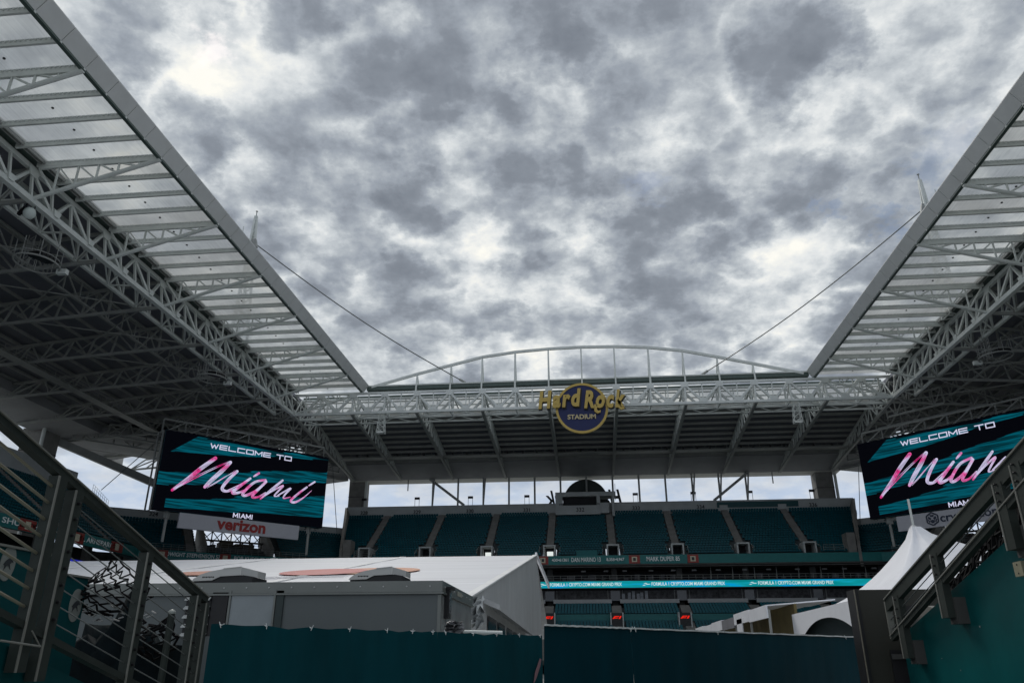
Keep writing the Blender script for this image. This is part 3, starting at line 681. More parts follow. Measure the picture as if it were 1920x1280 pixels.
# small box lights on top of the parapet
for px in (683, 782, 882, 988, 1192, 1301, 1408, 1525):
    x = PY(px, 940, 157.1).x; t = thing('parapet_light', 'dark box light on thin legs on the far parapet, ' + {683: 'in front of the left column', 782: 'first right of the left column', 882: 'above number 330', 988: 'nearest left of the round booth', 1192: 'just right of the reversed letters', 1301: 'fourth from the right hand column', 1408: 'above the long teal sign', 1525: 'nearest left of the right column'}[px], 'light', (x, 157.1, 31.37), 'box lights along the far parapet')
    MB().box(x - .04 - .45, x - .41, 157.06, 157.12, 31.37, 32.75).build('leg', black, t); MB().box(x + .41, x + .49, 157.06, 157.12, 31.37, 32.75).build('leg', black, t)
    MB().box(x - .52, x + .52, 156.95, 157.3, 32.75, 33.2).build('lamp_box', black, t)

# ------------------------------------------------------------------ side stands and corner blocks
def side_stand(s):
    side = 'left' if s < 0 else 'right'
    xf = XC + s * 73.4
    r = thing('grandstand', 'long ' + side + ' side grandstand with teal seats under the roof' + (' and names along its band' if s < 0 else ''), 'grandstand', (xf, 60, 0))
    b = V((s, 0, 0)); e = V((0, -s, 0)); o = (xf, -3 if s < 0 else 122, 18.9)   # e x b keeps up
    o = (xf, -3, 18.9); e = V((0, 1, 0))
    ais = [11.3 * k + 4 for k in range(11)]
    sg = (lambda q, t: q in (0, 1) and 60 < t < 124) if s < 0 else None
    deck(r, o, e, b, 125, 16, .82, .60, ais, single=sg, sp=.54)
    xb = xf + s * 13.1
    m = MB().box(*sorted((xb, xb + s * .5)), -3, 122.3, 26, 31.6)
    pp = m.build('parapet', conc_l, r)
    MB().prism([(xf - s * .3, 122, 16.6), (xf - s * .3, 122, 19.6), (xb + s * .5, 122, 30.4), (xb + s * 2.5, 122, 30.2), (xb + s * .5, 122, 22)], (0, .5, 0)).build('end_wall', mat('dark_teal_wall', (.02, .05, .055), .7), r)
    m = MB(); pts = [(xb, 122.2, 30.0), (xf + s * 7, 122.2, 24.4), (xf + s * 1.2, 122.2, 20.2)]; rail_mb(m, pts, .7, 2, .035)
    a, c = V((xb - s * 3.3, 122.2, 27.3)), V((xb - s * 6.6, 122.2, 24.5))
    for i in range(9): pq = a.lerp(c, i / 8); m.tube(pq, pq + ZUP * 2.2, .03, 5)
    for i in range(5): m.tube(a + ZUP * (.2 + i * .5), c + ZUP * (.2 + i * .5), .02, 5)
    m.build('guard_rail', steel_dark, r)
    bd = MB().box(*sorted((xf, xf - s * .5)), -3, 122, 17.35, 18.95).build('name_band', teal_band, r)
    MB().box(*sorted((xf + s * 6, xf + s * 6.3)), -3, 124, 0, 18.2).build('back_wall', dark_int, r)
    MB().box(*sorted((xf - s * 3.6, xf + s * 6)), -3, 122, 14.5, 14.7).build('floor_slab', conc_d, r)
    for k in range(12): MB().box(*sorted((xf + s * 1.5, xf + s * 2.5)), 2 + 11 * k, 3 + 11 * k, 4, 18.2).build('pier', conc_d, r)
    if s < 0:
        xx = xf + .54 if 0 else xf - s * .53
        def ly(px, py): return PX(px, py, xx).y
        for px, py, t, w in ((28, 964, 'DON SHULA 347', 13.5), (100, 986, 'NICK BUONICONTI', 13.), (187, 1000, 'BILL ARNSPARGER', 11.), (262, 1020, 'JIM', 3)):
            if t == 'JIM': continue
            text('band_lettering', t, 1.0, txt_w, (xx, ly(px, py), 18.15), EYv, ZUP, bd, width=w, offset=.012, extrude=.02)
        for px, py in ((55, 972), (148, 992), (222, 1010)):
            y = ly(px, py); MB().box(xx - .03, xx + .02, y - 1.6, y + 1.6, 17.4, 18.9).build('red_panel', red_m, bd); MB().box(xx + .03, xx + .05, y - .5, y + .5, 17.65, 18.65).build('panel_emblem', MATS['emblem_cream'], bd)
        # ribbon screen along the left side
        m = MB().box(-69.6, -69.2, 60, 118, 13.0, 14.5).build('ribbon_board', black, r)
        a = MB().box(-69.18, -69.12, 60, 92.8, 13.2, 14.4).build('ribbon_display', emis('ribbon_cyan', (.0, .33, .55), 1.), r)
        a = MB().box(-69.18, -69.12, 93, 118, 13.2, 14.4).build('ribbon_display', emis('ribbon_blue', (.01, .015, .32), 1.), r)
        text('display_lettering', 'CRYPTO.COM MIAMI GRAND PRIX', .75, letter_e, (-69.08, 100.5, 13.8), EYv, ZUP, m, width=15, offset=.01, extrude=.01)
    # lower deck of the side
    deck(r, (xf - s * 20, -3, 3.), EYv, b, 118, 20, .82, .38, [11.3 * k + 4 for k in range(10)], sp=.56)
    return r
side_stand(-1); side_stand(1)
def corner(s):
    side = 'left' if s < 0 else 'right'
    F0 = V((XC + s * 73.4, 122.3, 0)); F1 = V((XC + s * 49.8, 140, 0)); L = (F1 - F0).length; e = (F1 - F0).normalized(); b = V((s * abs(e.y), abs(e.x), 0)).normalized()
    r = thing('corner_stand', side + ' corner of the stand below the video screen, small seat blocks beside open steel framing', 'grandstand', (F0 + e * 15).to_tuple()[:2] + (0,))
    z0 = 18.6
    e2 = e
    nrow = 11
    single = (lambda q, t: q < 4)
    deck(r, (F0.x, F0.y, z0 + .3), e, b, 9, nrow, .85, .55, [8.2], rng=lambda q: (.2 - .42 * q, 9.3), single=single if s < 0 else None)
    off = F0 + e * 0
    deck(r, (off.x, off.y, z0 + .3), e, b, L, nrow, .85, .55, [22.6], rng=lambda q: (23., 35.4 + .22 * q))
    def bx(mb, a0, a1, b0, b1, za, zb):
        pt = [F0 + e * a + b * q for a, q in ((a0, b0), (a1, b0), (a1, b1), (a0, b1))]
        if s > 0: pt = pt[::-1]
        mb.hexa([x + ZUP * za for x in pt] + [x + ZUP * zb for x in pt]); return mb
    dpt = nrow * .85
    p1 = bx(MB(), -4.6, 9.6, dpt, dpt + .4, 24.0, 26.6).build('parapet', conc_l, r)
    p2 = bx(MB(), 22.6, 38., dpt, dpt + .4, 24.0, 26.4).build('parapet', conc_l, r)
    n = V((-b.x, -b.y, 0))
    xd = e if s < 0 else -e
    c1 = F0 + e * 2.6 + b * (dpt - .05); c2 = F0 + e * 30.6 + b * (dpt - .05)
    text('section_number', '324' if s < 0 else '340', 1.0, txt_d, c1 + ZUP * 25.95, xd, ZUP, p1, offset=.02)
    text('section_number', '327' if s < 0 else '337', 1.0, txt_d, c2 + ZUP * 25.8, xd, ZUP, p2, offset=.02)
    # stair walls flanking the gap
    for a in (10.2, 21.6):
        pt = [F0 + e * a + b * q + ZUP * z for q, z in ((0, 16.9), (0, 20.2), (dpt, 25.6), (dpt, 20))]
        MB().prism(pt, e * .6).build('stair_wall', conc, r)
    bd = bx(MB(), -.2, L + .2, -.5, 0, 17.35, 18.8).build('name_band', teal_band, r)
    if s < 0:
        o_ = F0 - b * .53
        def te(px, py): q = PP(px, py, o_, b); return (q - F0).dot(e)
        for px, py, t, w in ((364, 1034, 'DWIGHT STEPHENSON 57', 8.6), (487, 1042, 'BOB KUECHENBERG 67', 8.6)):
            text('band_lettering', t, .9, txt_w, F0 + e * te(px, py) - b * .53 + ZUP * 18.15, xd, ZUP, bd, width=w, offset=.012, extrude=.02)
        for px, py in ((305, 1031), (285, 1028), (423, 1038)):
            t = te(px, py); bx(MB(), t - .9, t + .9, -.56, -.52, 17.45, 18.75).build('red_panel', red_m, bd); bx(MB(), t - .4, t + .4, -.6, -.57, 17.7, 18.5).build('panel_emblem', MATS['emblem_cream'], bd)
    # open steel concourse in the gap: slabs, frames, sheds
    fr = MB()
    for zz, q0 in ((19.3, 3), (21.6, 6), (23.6, 8)):
        bx(fr, 11, 21.6, q0, q0 + .3, zz, zz + .3)
        for k in range(7): bx(fr, 11 + 1.7 * k, 11.2 + 1.7 * k, q0, q0 + .2, zz - 2.2, zz)
    for k in range(6):
        a = F0 + e * (11 + 1.8 * k) + b * 8 + ZUP * 21.6; c = F0 + e * (12.8 + 1.8 * k) + b * 8 + ZUP * 23.6; fr.beam(a, c, .14); fr.beam(a + ZUP * 2, c - ZUP * 2, .14)
    fr.build('steel_frame', conc_d, r)
    bx(MB(), 10.8, 21.6, .2, 9, 18.7, 18.9).build('floor_slab', conc_d, r)
    bx(MB(), 13.6, 15.8, 4, 7, 19, 21.4).build('kiosk', mat('brown_cladding', (.12, .10, .08), .8), r)
    bx(MB(), 16.3, 19.6, 4, 7, 19, 21.2).build('kiosk', MATS['brown_cladding'], r)
    m = MB(); rail_mb(m, [F0 + e * .3 + ZUP * 18.8, F0 + e * 28 + ZUP * 18.8], 1., 3, .03); rail_mb(m, [F0 + e * 11 + b * 3 + ZUP * 19.6, F0 + e * 21.4 + b * 3 + ZUP * 19.6], 1.3, 3, .03)
    m.build('guard_rail', steel_dark, r)
    bx(MB(), -8, L + 6, 6, 6.3, 0, 18.6).build('back_wall', dark_int, r)
    for k in range(16):
        a = 11 + random.uniform(0, 10); bx(MB(), a, a + random.uniform(.3, 1.3), 3.3, 3.8, 19.3, 19.6 + random.uniform(.3, 1.2)).build('equipment_box', MATS['clutter'], r)
corner(-1); corner(1)

# ================================================================== VIDEO SCREENS
def screen_mat():
    M = emis('screen_picture', (0, 0, 0), 1.); nt = M.node_tree; N = nt.nodes; L = nt.links; b = N['Principled BSDF']
    tc = N.new('ShaderNodeTexCoord'); sp = N.new('ShaderNodeSeparateXYZ'); L.new(tc.outputs['UV'], sp.inputs[0])
    def mth(op, a, c=None, cl=False):
        n = N.new('ShaderNodeMath'); n.operation = op; n.use_clamp = cl
        for i, x in enumerate((a, c)):
            if x is None: continue
            if isinstance(x, (int, float)): n.inputs[i].default_value = x
            else: L.new(x, n.inputs[i])
        return n.outputs[0]
    u, v = sp.outputs[0], sp.outputs[1]
    mp = N.new('ShaderNodeMapping'); L.new(tc.outputs['UV'], mp.inputs[0]); mp.inputs['Scale'].default_value = (2.2, 14, 1); mp.inputs['Rotation'].default_value = (0, 0, -.30)
    n = N.new('ShaderNodeTexNoise'); L.new(mp.outputs[0], n.inputs['Vector']); n.inputs['Scale'].default_value = 1.; n.inputs['Detail'].default_value = 7; n.inputs['Distortion'].default_value = .4
    w = mth('ADD', v, mth('MULTIPLY', mth('SUBTRACT', n.outputs[0], .5), .13))
    def band(lo, hi, ulo=0., slope=0.0):
        ww = mth('ADD', w, mth('MULTIPLY', u, slope))
        a = mth('MULTIPLY', mth('GREATER_THAN', ww, lo), mth('LESS_THAN', ww, hi))
        uu = mth('ADD', u, mth('MULTIPLY', mth('SUBTRACT', n.outputs[0], .5), .5)); uu = mth('SUBTRACT', uu, mth('MULTIPLY', v, .25))
        return mth('MULTIPLY', a, mth('GREATER_THAN', uu, ulo))
    def lin(k): return mth('ADD', w, mth('MULTIPLY', u, k))
    def both(a, b): return mth('MULTIPLY', a, b)
    b1 = both(mth('GREATER_THAN', lin(-.26), .70), mth('LESS_THAN', w, .97)); b1 = both(b1, mth('GREATER_THAN', mth('SUBTRACT', u, mth('MULTIPLY', v, .55)), -.36))
    b2 = both(mth('GREATER_THAN', lin(-.34), .30), mth('LESS_THAN', lin(-.34), .45))
    b3 = both(both(mth('GREATER_THAN', lin(-.13), .02), mth('LESS_THAN', lin(-.34), .11)), mth('GREATER_THAN', u, .06))
    t = mth('MAXIMUM', mth('MAXIMUM', b1, b2), b3)
    t_old = mth('MAXIMUM', mth('MAXIMUM', band(.79, .94, -.10, .06), band(.42, .58, -.3, -.05)), band(.12, .30, -.02, -.10))
    n2 = N.new('ShaderNodeTexNoise'); mp2 = N.new('ShaderNodeMapping'); L.new(tc.outputs['UV'], mp2.inputs[0]); mp2.inputs['Scale'].default_value = (3, 30, 1); mp2.inputs['Rotation'].default_value = (0, 0, .25); L.new(mp2.outputs[0], n2.inputs['Vector']); n2.inputs['Scale'].default_value = 1.3; n2.inputs['Detail'].default_value = 5
    r = N.new('ShaderNodeValToRGB'); L.new(n2.outputs[0], r.inputs[0]); e = r.color_ramp.elements; e[0].position = .42; e[0].color = (.0, .025, .035, 1); e[1].position = .55; e[1].color = (.0, .088, .125, 1)
    mx = N.new('ShaderNodeMixRGB'); L.new(t, mx.inputs[0]); mx.inputs[1].default_value = (.0008, .001, .0025, 1); L.new(r.outputs[0], mx.inputs[2])
    L.new(mx.outputs[0], b.inputs['Emission Color']); b.inputs['Roughness'].default_value = .6; return M
scr_m = screen_mat()
def stroke_mat():
    M = emis('stroke_pink_white', (1, 1, 1), 1.); nt = M.node_tree; N = nt.nodes; L = nt.links; b = N['Principled BSDF']
    tc = N.new('ShaderNodeTexCoord'); n = N.new('ShaderNodeTexNoise'); L.new(tc.outputs['Object'], n.inputs['Vector']); n.inputs['Scale'].default_value = .45; n.inputs['Detail'].default_value = 4
    r = N.new('ShaderNodeValToRGB'); L.new(n.outputs[0], r.inputs[0]); e = r.color_ramp.elements; e.new(.5)
    for q, (p_, c) in zip(e, ((.48, (.62, .57, .80)), (.57, (.72, .24, .55)), (.66, (.72, .03, .22)))): q.position = p_; q.color = (*c, 1)
    L.new(r.outputs[0], b.inputs['Emission Color']); return M
stk_m = stroke_mat(); scr_txt = emis('screen_white', (.62, .62, .80), 1.)
SC = {}
def make_screen():
    r = thing('video_screen', 'big left video screen with pink Miami lettering above a white board with red letters', 'video screen', (-55.3, 120, 29))
    P0 = V((-65.1, 110, 22.85)); P1 = V((-45.6, 130, 22.85)); H = V((0, 0, 12.3)); e = (P1 - P0).normalized(); L = (P1 - P0).length; n = e.cross(ZUP)   # n towards the field
    m = MB(); bk = -n * 1.9
    fr = .12
    m.hexa([P0 - n * .2, P1 - n * .2, P1 - n * 1.4, P0 - n * 1.4, P0 - n * .2 + H, P1 - n * .2 + H, P1 - n * 1.4 + H, P0 - n * 1.4 + H]); m.build('cabinet', black, r)
    me = bpy.data.meshes.new('display'); a, b = P0 - n * .14, P1 - n * .14; lc = r.location
    me.from_pydata([tuple(x - lc) for x in (a, b, b + H, a + H, a - n * .06, b - n * .06, b + H - n * .06, a + H - n * .06)], [], [(0, 1, 2, 3), (4, 7, 6, 5), (0, 4, 5, 1), (3, 2, 6, 7), (0, 3, 7, 4), (1, 5, 6, 2)])
    uv = me.uv_layers.new(name='UVMap')
    for i, c in enumerate(((0, 0), (1, 0), (1, 1), (0, 1))): uv.data[i].uv = c
    me.materials.append(scr_m); d = bpy.data.objects.new('display', me); COL.objects.link(d); d.parent = r
    # side frame and rear truss
    m = MB()
    for q in (0, .33, .66, 1): 
        m.beam(P0 - n * 1.4 + H * q, P0 - n * 2.8 - e * .3 + H * q, .14); m.beam(P1 - n * 1.4 + H * q, P1 - n * 2.8 + H * q, .14)
    m.beam(P0 - n * 2.8 - e * .3, P0 - n * 2.8 - e * .3 + H, .2); m.beam(P1 - n * 2.8, P1 - n * 2.8 + H, .2); m.beam(P0 - n * .8 - e * .12, P0 - n * .8 - e * .12 + H, .3)
    for k in range(9):
        f = k / 8; a = P0.lerp(P1, f) - n * 2.2 + H; m.beam(a, a + ZUP * 2.2, .18); 
        if k < 8: c = P0.lerp(P1, (k + 1) / 8) - n * 2.2 + H; m.beam(a, c + ZUP * 2.2, .16)
    m.beam(P0 - n * 2.2 + H + ZUP * 2.2, P1 - n * 2.2 + H + ZUP * 2.2, .25); m.build('support_frame', steel_dark, r)
    for f in (.09, .93): a = P0.lerp(P1, f) - n * 1.2; MB().beam(a, a - ZUP * 1.0, .5, .9).tube(a, a - ZUP * 4.5, .22, 8).build('support_leg', steel_dark, r)
    def W_(zx, zy, off=-.10):   # a point of the picture from the enlarged crop
        return PP(270 + zx / 4.74, 790 + zy / 4.74, P0 + n * off, n)
    def ribbon(pts, w, sub=4, name='brush_stroke', taper=(.7, 1, .5), mm=None):
        w *= .68
        P = [W_(*p) for p in pts]
        # smooth the polyline
        Q = []
        for i in range(len(P) - 1):
            a, b, c, d_ = P[max(i - 1, 0)], P[i], P[i + 1], P[min(i + 2, len(P) - 1)]
            for k in range(6):
                t = k / 6; Q.append(.5 * ((2 * b) + (c - a) * t + (2 * a - 5 * b + 4 * c - d_) * t * t + (3 * b - a - 3 * c + d_) * t ** 3))
        Q.append(P[-1]); mb = MB(); N_ = len(Q)
        gaps = [random.uniform(-.02, .02) for _ in range(sub + 1)]
        prev = None
        for i, q in enumerate(Q):
            t = i / (N_ - 1); d_ = (Q[min(i + 1, N_ - 1)] - Q[max(i - 1, 0)]).normalized(); s_ = n.cross(d_)
            ww = w * (taper[0] + (taper[1] - taper[0]) * min(1, t * 3) if t < .5 else taper[1] + (taper[2] - taper[1]) * max(0, (t - .6) / .4))
            row = []
            for k in range(sub):
                lo = -.5 + k / sub + (.035 if k else 0) * (1 + math.sin(i * .9 + k)); hi = -.5 + (k + 1) / sub - (.02 if k < sub - 1 else 0)
                row.append((q + s_ * ww * lo, q + s_ * ww * hi))
            if prev:
                for (a, b), (c, d2) in zip(prev, row): mb.quad(a, b, d2, c)
            prev = row
        # rounded ends
        for q, dr, ww in ((Q[0], Q[0] - Q[1], w * taper[0]), (Q[-1], Q[-1] - Q[-2], w * taper[2])):
            dr = dr.normalized(); s_ = n.cross(dr); mb.quad(*[q + (s_ * math.cos(a * math.pi / 8) + dr * math.sin(a * math.pi / 8)) * ww / 2 + n * .004 for a in range(9)])
        mb.build(name, mm or stk_m, d)
    rb = ribbon
    rb([(635, 325), (520, 405), (400, 500), (250, 608)], .92, 5, taper=(.9, 1, .6))
    rb([(262, 605), (420, 520), (600, 430), (772, 352)], .18, 2)
    rb([(300, 575), (470, 480), (640, 400), (770, 348)], .10, 1)
    rb([(768, 362), (690, 440), (600, 520), (540, 580)], .95, 5, taper=(.8, 1, .7))
    rb([(540, 582), (600, 560), (720, 490), (820, 440)], .14, 1); rb([(560, 588), (640, 545), (740, 480), (815, 432)], .10, 1)
    rb([(828, 442), (755, 510), (695, 590), (735, 618), (830, 590)], .72, 4, taper=(.9, 1, .4))
    rb([(740, 610), (850, 560), (950, 500)], .2, 1)
    rb([(945, 505), (850, 575), (785, 630), (850, 628), (930, 590)], .68, 4, taper=(.8, 1, .4))
    rb([(1022, 458), (975, 487)], .5, 3, taper=(1, 1, .6))
    rb([(1080, 518), (980, 540), (880, 635), (905, 655), (1000, 610), (1085, 530)], .62, 4, taper=(.8, 1, .8))
    rb([(1088, 535), (1010, 610), (960, 665), (1010, 670), (1080, 630)], .55, 4, taper=(.8, 1, .4))
    rb([(1232, 522), (1150, 590), (1035, 685)], .6, 4, taper=(.8, 1, .6))
    rb([(1050, 672), (1150, 610), (1238, 568), (1190, 620), (1158, 660), (1200, 660)], .42, 3)
    rb([(1190, 655), (1250, 620), (1305, 592), (1255, 645), (1240, 680), (1300, 670)], .42, 3)
    rb([(1448, 582), (1370, 640), (1305, 700), (1340, 716), (1410, 680), (1490, 612)], .55, 3, taper=(.8, 1, .2))
    rb([(1518, 535), (1465, 568)], .42, 2, taper=(1, 1, .6))
    ctr = P0 + (P1 - P0) * .0
    def at(zx, zy): return W_(zx, zy, -.09)
    a = at(590, 215); b = at(1322, 325); w = (b - a).dot(e)
    sl = (b - a); sl = (sl - n * sl.dot(n)).normalized()
    # wide squared display letters built as strokes
    GL = {'W': [[(0, 1), (.25, 0), (.5, .8), (.75, 0), (1, 1)]], 'E': [[(1, 1), (0, 1), (0, 0), (1, 0)], [(0, .5), (.95, .5)]], 'L': [[(0, 1), (0, 0), (1, 0)]],
          'C': [[(1, 1), (.0, 1), (0, 0), (1, 0)]], 'O': [[(0, 1), (1, 1), (1, 0), (0, 0), (0, 1)]], 'M': [[(0, 0), (0, 1), (.5, .25), (1, 1), (1, 0)]], 'T': [[(0, 1), (1, 1)], [(.5, 1), (.5, 0)]],
          'I': [[(.5, 0), (.5, 1)]], 'A': [[(0, 0), (.5, 1), (1, 0)], [(.22, .35), (.78, .35)]]}
    def sign(s, base, ex, lw, lh, gap, th):
        mb = MB(); x = 0
        for ch in s:
            if ch == ' ': x += lw * .7; continue
            cw = lw * (.3 if ch == 'I' else 1)
            for st in GL[ch]:
                pts = [base + ex * (x + q * cw) + ZUP * (z * lh) for q, z in st]
                for p0, p1 in zip(pts, pts[1:]):
                    dd = (p1 - p0).normalized() * th * .45; mb.beam(p0 - dd, p1 + dd, .03, th, up=n.cross(dd.normalized()))
            x += cw + gap
        return mb, x
    base = at(590, 262); base.z = at(590, 262).z; h = 1.15
    base = at(592, 232); 
    mb, tot = sign('WELCOME TO', V((0, 0, 0)), e, 1.0, 1.0, .28, .2)
    k = w / tot
    mb, _ = sign('WELCOME TO', V((base.x, base.y, at(950, 290).z)), e, k, .66, .28 * k, .15); mb.build('lettering', scr_txt, d)
    a = at(795, 830); b2 = at(975, 850); w2 = (b2 - a).dot(e); mb, tot = sign('MIAMI', V((0, 0, 0)), e, 1, 1, .28, .2); k = w2 / tot
    mb, _ = sign('MIAMI', V((a.x, a.y, a.z - .3)), e, k, .62, .28 * k, .13); mb.build('lettering', scr_txt, d)
    SC.update(P0=P0, P1=P1, e=e, n=n)
    return r
scr = make_screen()
scr2 = copy_tree(scr); s_angle = 2 * math.atan2(SC['e'].y, SC['e'].x)
scr2['label'] = 'right hand video screen with pink Miami lettering, partly hidden by the near railing'
scr['group'] = scr2['group'] = 'corner video screens'
scr2.rotation_euler = (0, 0, -s_angle)
ctr2 = V((XC * 2 + 55.3, 120, 29)); scr2.location = ctr2
# sponsor boards below the screens
e, n, P0 = SC['e'], SC['n'], SC['P0']
def board(P_a, P_b, zt, zb, e, n, label):
    r = thing('sponsor_board', label, 'sign', tuple((P_a + P_b) / 2)); m = MB(); a = V((P_a.x, P_a.y, zb)); b = V((P_b.x, P_b.y, zb)); h = ZUP * (zt - zb)
    m.hexa([a, b, b - n * .5, a - n * .5, a + h, b + h, b - n * .5 + h, a - n * .5 + h]); f = m.build('panel', mat('board_white', (.45, .45, .50), .5, var=.04), r)
    return r
o_ = P0 + n * .25
a = PP(335, 975, o_, n); b = PP(561, 990, o_, n); zt = PP(335, 960, o_, n).z; zb = PP(335, 989, o_, n).z
br = board(a, b, zt, zb, e, n, 'white sponsor board with red lettering under the left screen')
c = PP(454, 987, o_, n); text('lettering', 'verizon', 2.5, mat('letter_red', (.30, .02, .02), .5), V((c.x, c.y, (zt + zb) / 2 + .1)) + n * .04, e, ZUP, br, width=(PP(500, 990, o_, n) - PP(409, 980, o_, n)).dot(e), offset=.085, extrude=.03)
# right board mirrored
a2 = V((2 * XC - a.x, a.y, a.z)); b2 = V((2 * XC - b.x, b.y, b.z)); e2 = V((e.x, -e.y, 0)); n2 = V((-n.x, n.y, 0))
o2 = PP(1682, 980, a2, n2); a2_, b2_ = o2, o2 + e2 * (b - a).length
zt2 = PP(1683, 968, a2, n2).z; zb2 = PP(1686, 996, a2, n2).z
br2 = board(a2_, b2_, zt2, zb2, e2, n2, 'white sponsor board with dark lettering and lion emblem under the right screen')
c = PP(1820, 968, a2 + n2 * .04, n2); text('lettering', 'crypto.com', 1.7, mat('letter_navy', (.02, .03, .06), .5), V((c.x, c.y, (zt2 + zb2) / 2 + .05)), e2, ZUP, br2, width=(PP(1884, 960, a2, n2) - PP(1767, 972, a2, n2)).dot(e2), offset=.03, extrude=.03)
c = PP(1749, 975, a2, n2) + n2 * .05; c.z = (zt2 + zb2) / 2 + .1
m = MB()
def hx(k, R): return c + e2 * R * math.sin(k * math.pi / 3) + ZUP * R * math.cos(k * math.pi / 3)
for k in range(6): m.beam(hx(k, .95), hx(k + 1, .95), .03, .2, up=n2.cross(hx(k + 1, 1) - hx(k, 1)))
for pts in (((-.5, .42), (-.62, .1), (-.3, -.15), (-.12, .1)), ((.5, .42), (.62, .1), (.3, -.15), (.12, .1)), ((-.4, -.25), (-.15, -.62), (.15, -.62), (.4, -.25), (0, -.1)), ((-.34, .6), (.34, .6), (.2, .3), (-.2, .3)), ((-.7, -.1), (-.5, -.5), (-.35, -.4), (-.6, .0)), ((.7, -.1), (.5, -.5), (.35, -.4), (.6, .0))):
    m.prism([c + e2 * x + ZUP * z for x, z in pts], n2 * .03)
m.build('lion_emblem', MATS['letter_navy'], br2)

# ================================================================== ROUND STADIUM SIGN
sg = thing('round_sign', 'round navy and gold stadium name sign hanging on the far roof truss', 'sign', (-.5, 119, 39.6))
C = PY(1091, 766, 118.9); R = 4.2
gold = mat('sign_gold', (.50, .355, .085), .4, var=.06); navy = mat('sign_navy', (.005, .013, .085), .5, var=.06)
MB().lathe(C, [(0, 0), (R, 0), (R, .5), (R - .38, .5), (R - .38, .34), (0, .34)], 48, (0, -1, 0)).build('ring', gold, sg)
MB().lathe(C + V((0, -.36, 0)), [(R - .39, 0), (R - .39, .03), (0, .03)], 48, (0, -1, 0)).build('disc', navy, sg)
y = C.y - .75
text('lettering', 'Hard', 3.9, gold, (PY(1047, 766, y).x, y, PY(1047, 750, y).z + .05), EX + ZUP * .045, ZUP - EX * .045, sg, width=7.0, shear=.22, offset=.17, spacing=1.24, extrude=.18)
text('lettering', 'Rock', 3.9, gold, (PY(1131, 764, y).x, y, PY(1131, 750, y).z + .05), EX + ZUP * .0, ZUP, sg, width=6.6, shear=.22, offset=.17, spacing=1.24, extrude=.18)
text('lettering_shadow', 'Hard', 3.9, black, (PY(1047, 766, y).x + .12, y + .22, PY(1047, 750, y).z - .1), EX + ZUP * .045, ZUP - EX * .045, sg, width=7.2, shear=.22, offset=.22, spacing=1.24, extrude=.05)
text('lettering_shadow', 'Rock', 3.9, black, (PY(1131, 764, y).x + .12, y + .22, PY(1131, 750, y).z - .1), EX, ZUP, sg, width=6.8, shear=.22, offset=.22, spacing=1.24, extrude=.05)
m = MB()
for x0, z0, flip in ((PY(1115, 766, y).x, PY(1115, 760, y).z, 1), (PY(1160, 766, y).x, PY(1160, 753, y).z, 1)):
    pts = [(0, .2), (.45, .1), (.35, -.7), (.6, -.95), (.95, -.8), (.9, -1.2), (.4, -1.35), (-.05, -1.0), (-.1, -.3)]
    m.prism([(x0 + a, y - .18, z0 + b) for a, b in pts], (0, .36, 0))
m.build('letter_tail', gold, sg)
text('lettering', 'STADIUM', 1.05, mat('sign_pale_gold', (.55, .47, .28), .5), (C.x - .05, C.y - .48, PY(1091, 783, C.y).z), EX, ZUP, sg, width=4.5, offset=.03, extrude=.06)

# ================================================================== THINGS HUNG ON THE ROOF
def hex_net(name, P, nu, nv, r, m, parent=None, wob=.0, holes=0., seed=1):
    """black punched net: P(u,v)->point, hexagon cells nu x nv, strand radius r"""
    rnd = random.Random(seed); mb = MB(); pts = {}
    def pt(i, j):
        if (i, j) not in pts:
            u = (i + (.18 if (i + j) % 2 else -.18) ) / nu; v = j / nv
            pts[(i, j)] = P(u + rnd.uniform(-.25, .25) / nu, v + rnd.uniform(-.25, .25) / nv) + V((rnd.uniform(-wob, wob), rnd.uniform(-wob, wob), rnd.uniform(-wob, wob)))
        return pts[(i, j)]
    for j in range(nv + 1):
        for i in range(nu + 1):
            if rnd.random() < holes: continue
            rr = r * rnd.uniform(.6, 1.7)
            if j < nv: mb.tube(pt(i, j), pt(i, j + 1), rr, 5, rr * rnd.uniform(.7, 1.2), cap=False)
            if i < nu and (i + j) % 2 == 0: mb.tube(pt(i, j), pt(i + 1, j), rr * 1.1, 5, cap=False)
    return mb.build(name, m, parent)
def speaker_ring(c, s, label):
    r = thing('speaker_cluster', label, 'speaker', tuple(c), 'ringed speaker clusters under the roof'); c = V(c); m = MB()
    ring = [c + V((1.9 * math.cos(t * math.pi / 12), 2.1 * math.sin(t * math.pi / 12), -1.4)) for t in range(25)]
    m.path(ring, .09, 6); m.path([p + ZUP * .5 for p in ring], .05, 5)
    for k in range(0, 24, 3): m.tube(ring[k], ring[k] + ZUP * 1.9, .04, 5)
    m.build('ring_rail', steel_dark, r)
    m = MB()
    for a in range(4):
        x, y = (-.35, .35)[a % 2], (-.35, .35)[a // 2]; m.beam(c + V((x - .9, y, -1.5)), c + V((x - .9, y, 1.6)), .06)
    for k in range(6): z = -1.5 + k * .5; m.beam(c + V((-1.25, -.35, z)), c + V((-.55, -.35, z + .5)), .04); m.beam(c + V((-1.25, .35, z + .5)), c + V((-.55, .35, z)), .04); m.beam(c + V((-1.25, -.35, z)), c + V((-.55, -.35, z)), .04)
    m.build('lattice_frame', steel_dark, r)
    m = MB()
    for k in range(5): m.box(c.x - .1, c.x + 1.4, c.y - 1.2 + k * .5, c.y - .8 + k * .5, c.z - 1.2 + .1 * k, c.z - .7 + .1 * k)
    m.build('speaker_stack', black, r)
    MB().box(c.x + s * -1.4 - .5, c.x + s * -1.4 + .5, c.y + 1.6, c.y + 2.1, c.z - 1.7, c.z - 1.2).build('end_box', steel, r)
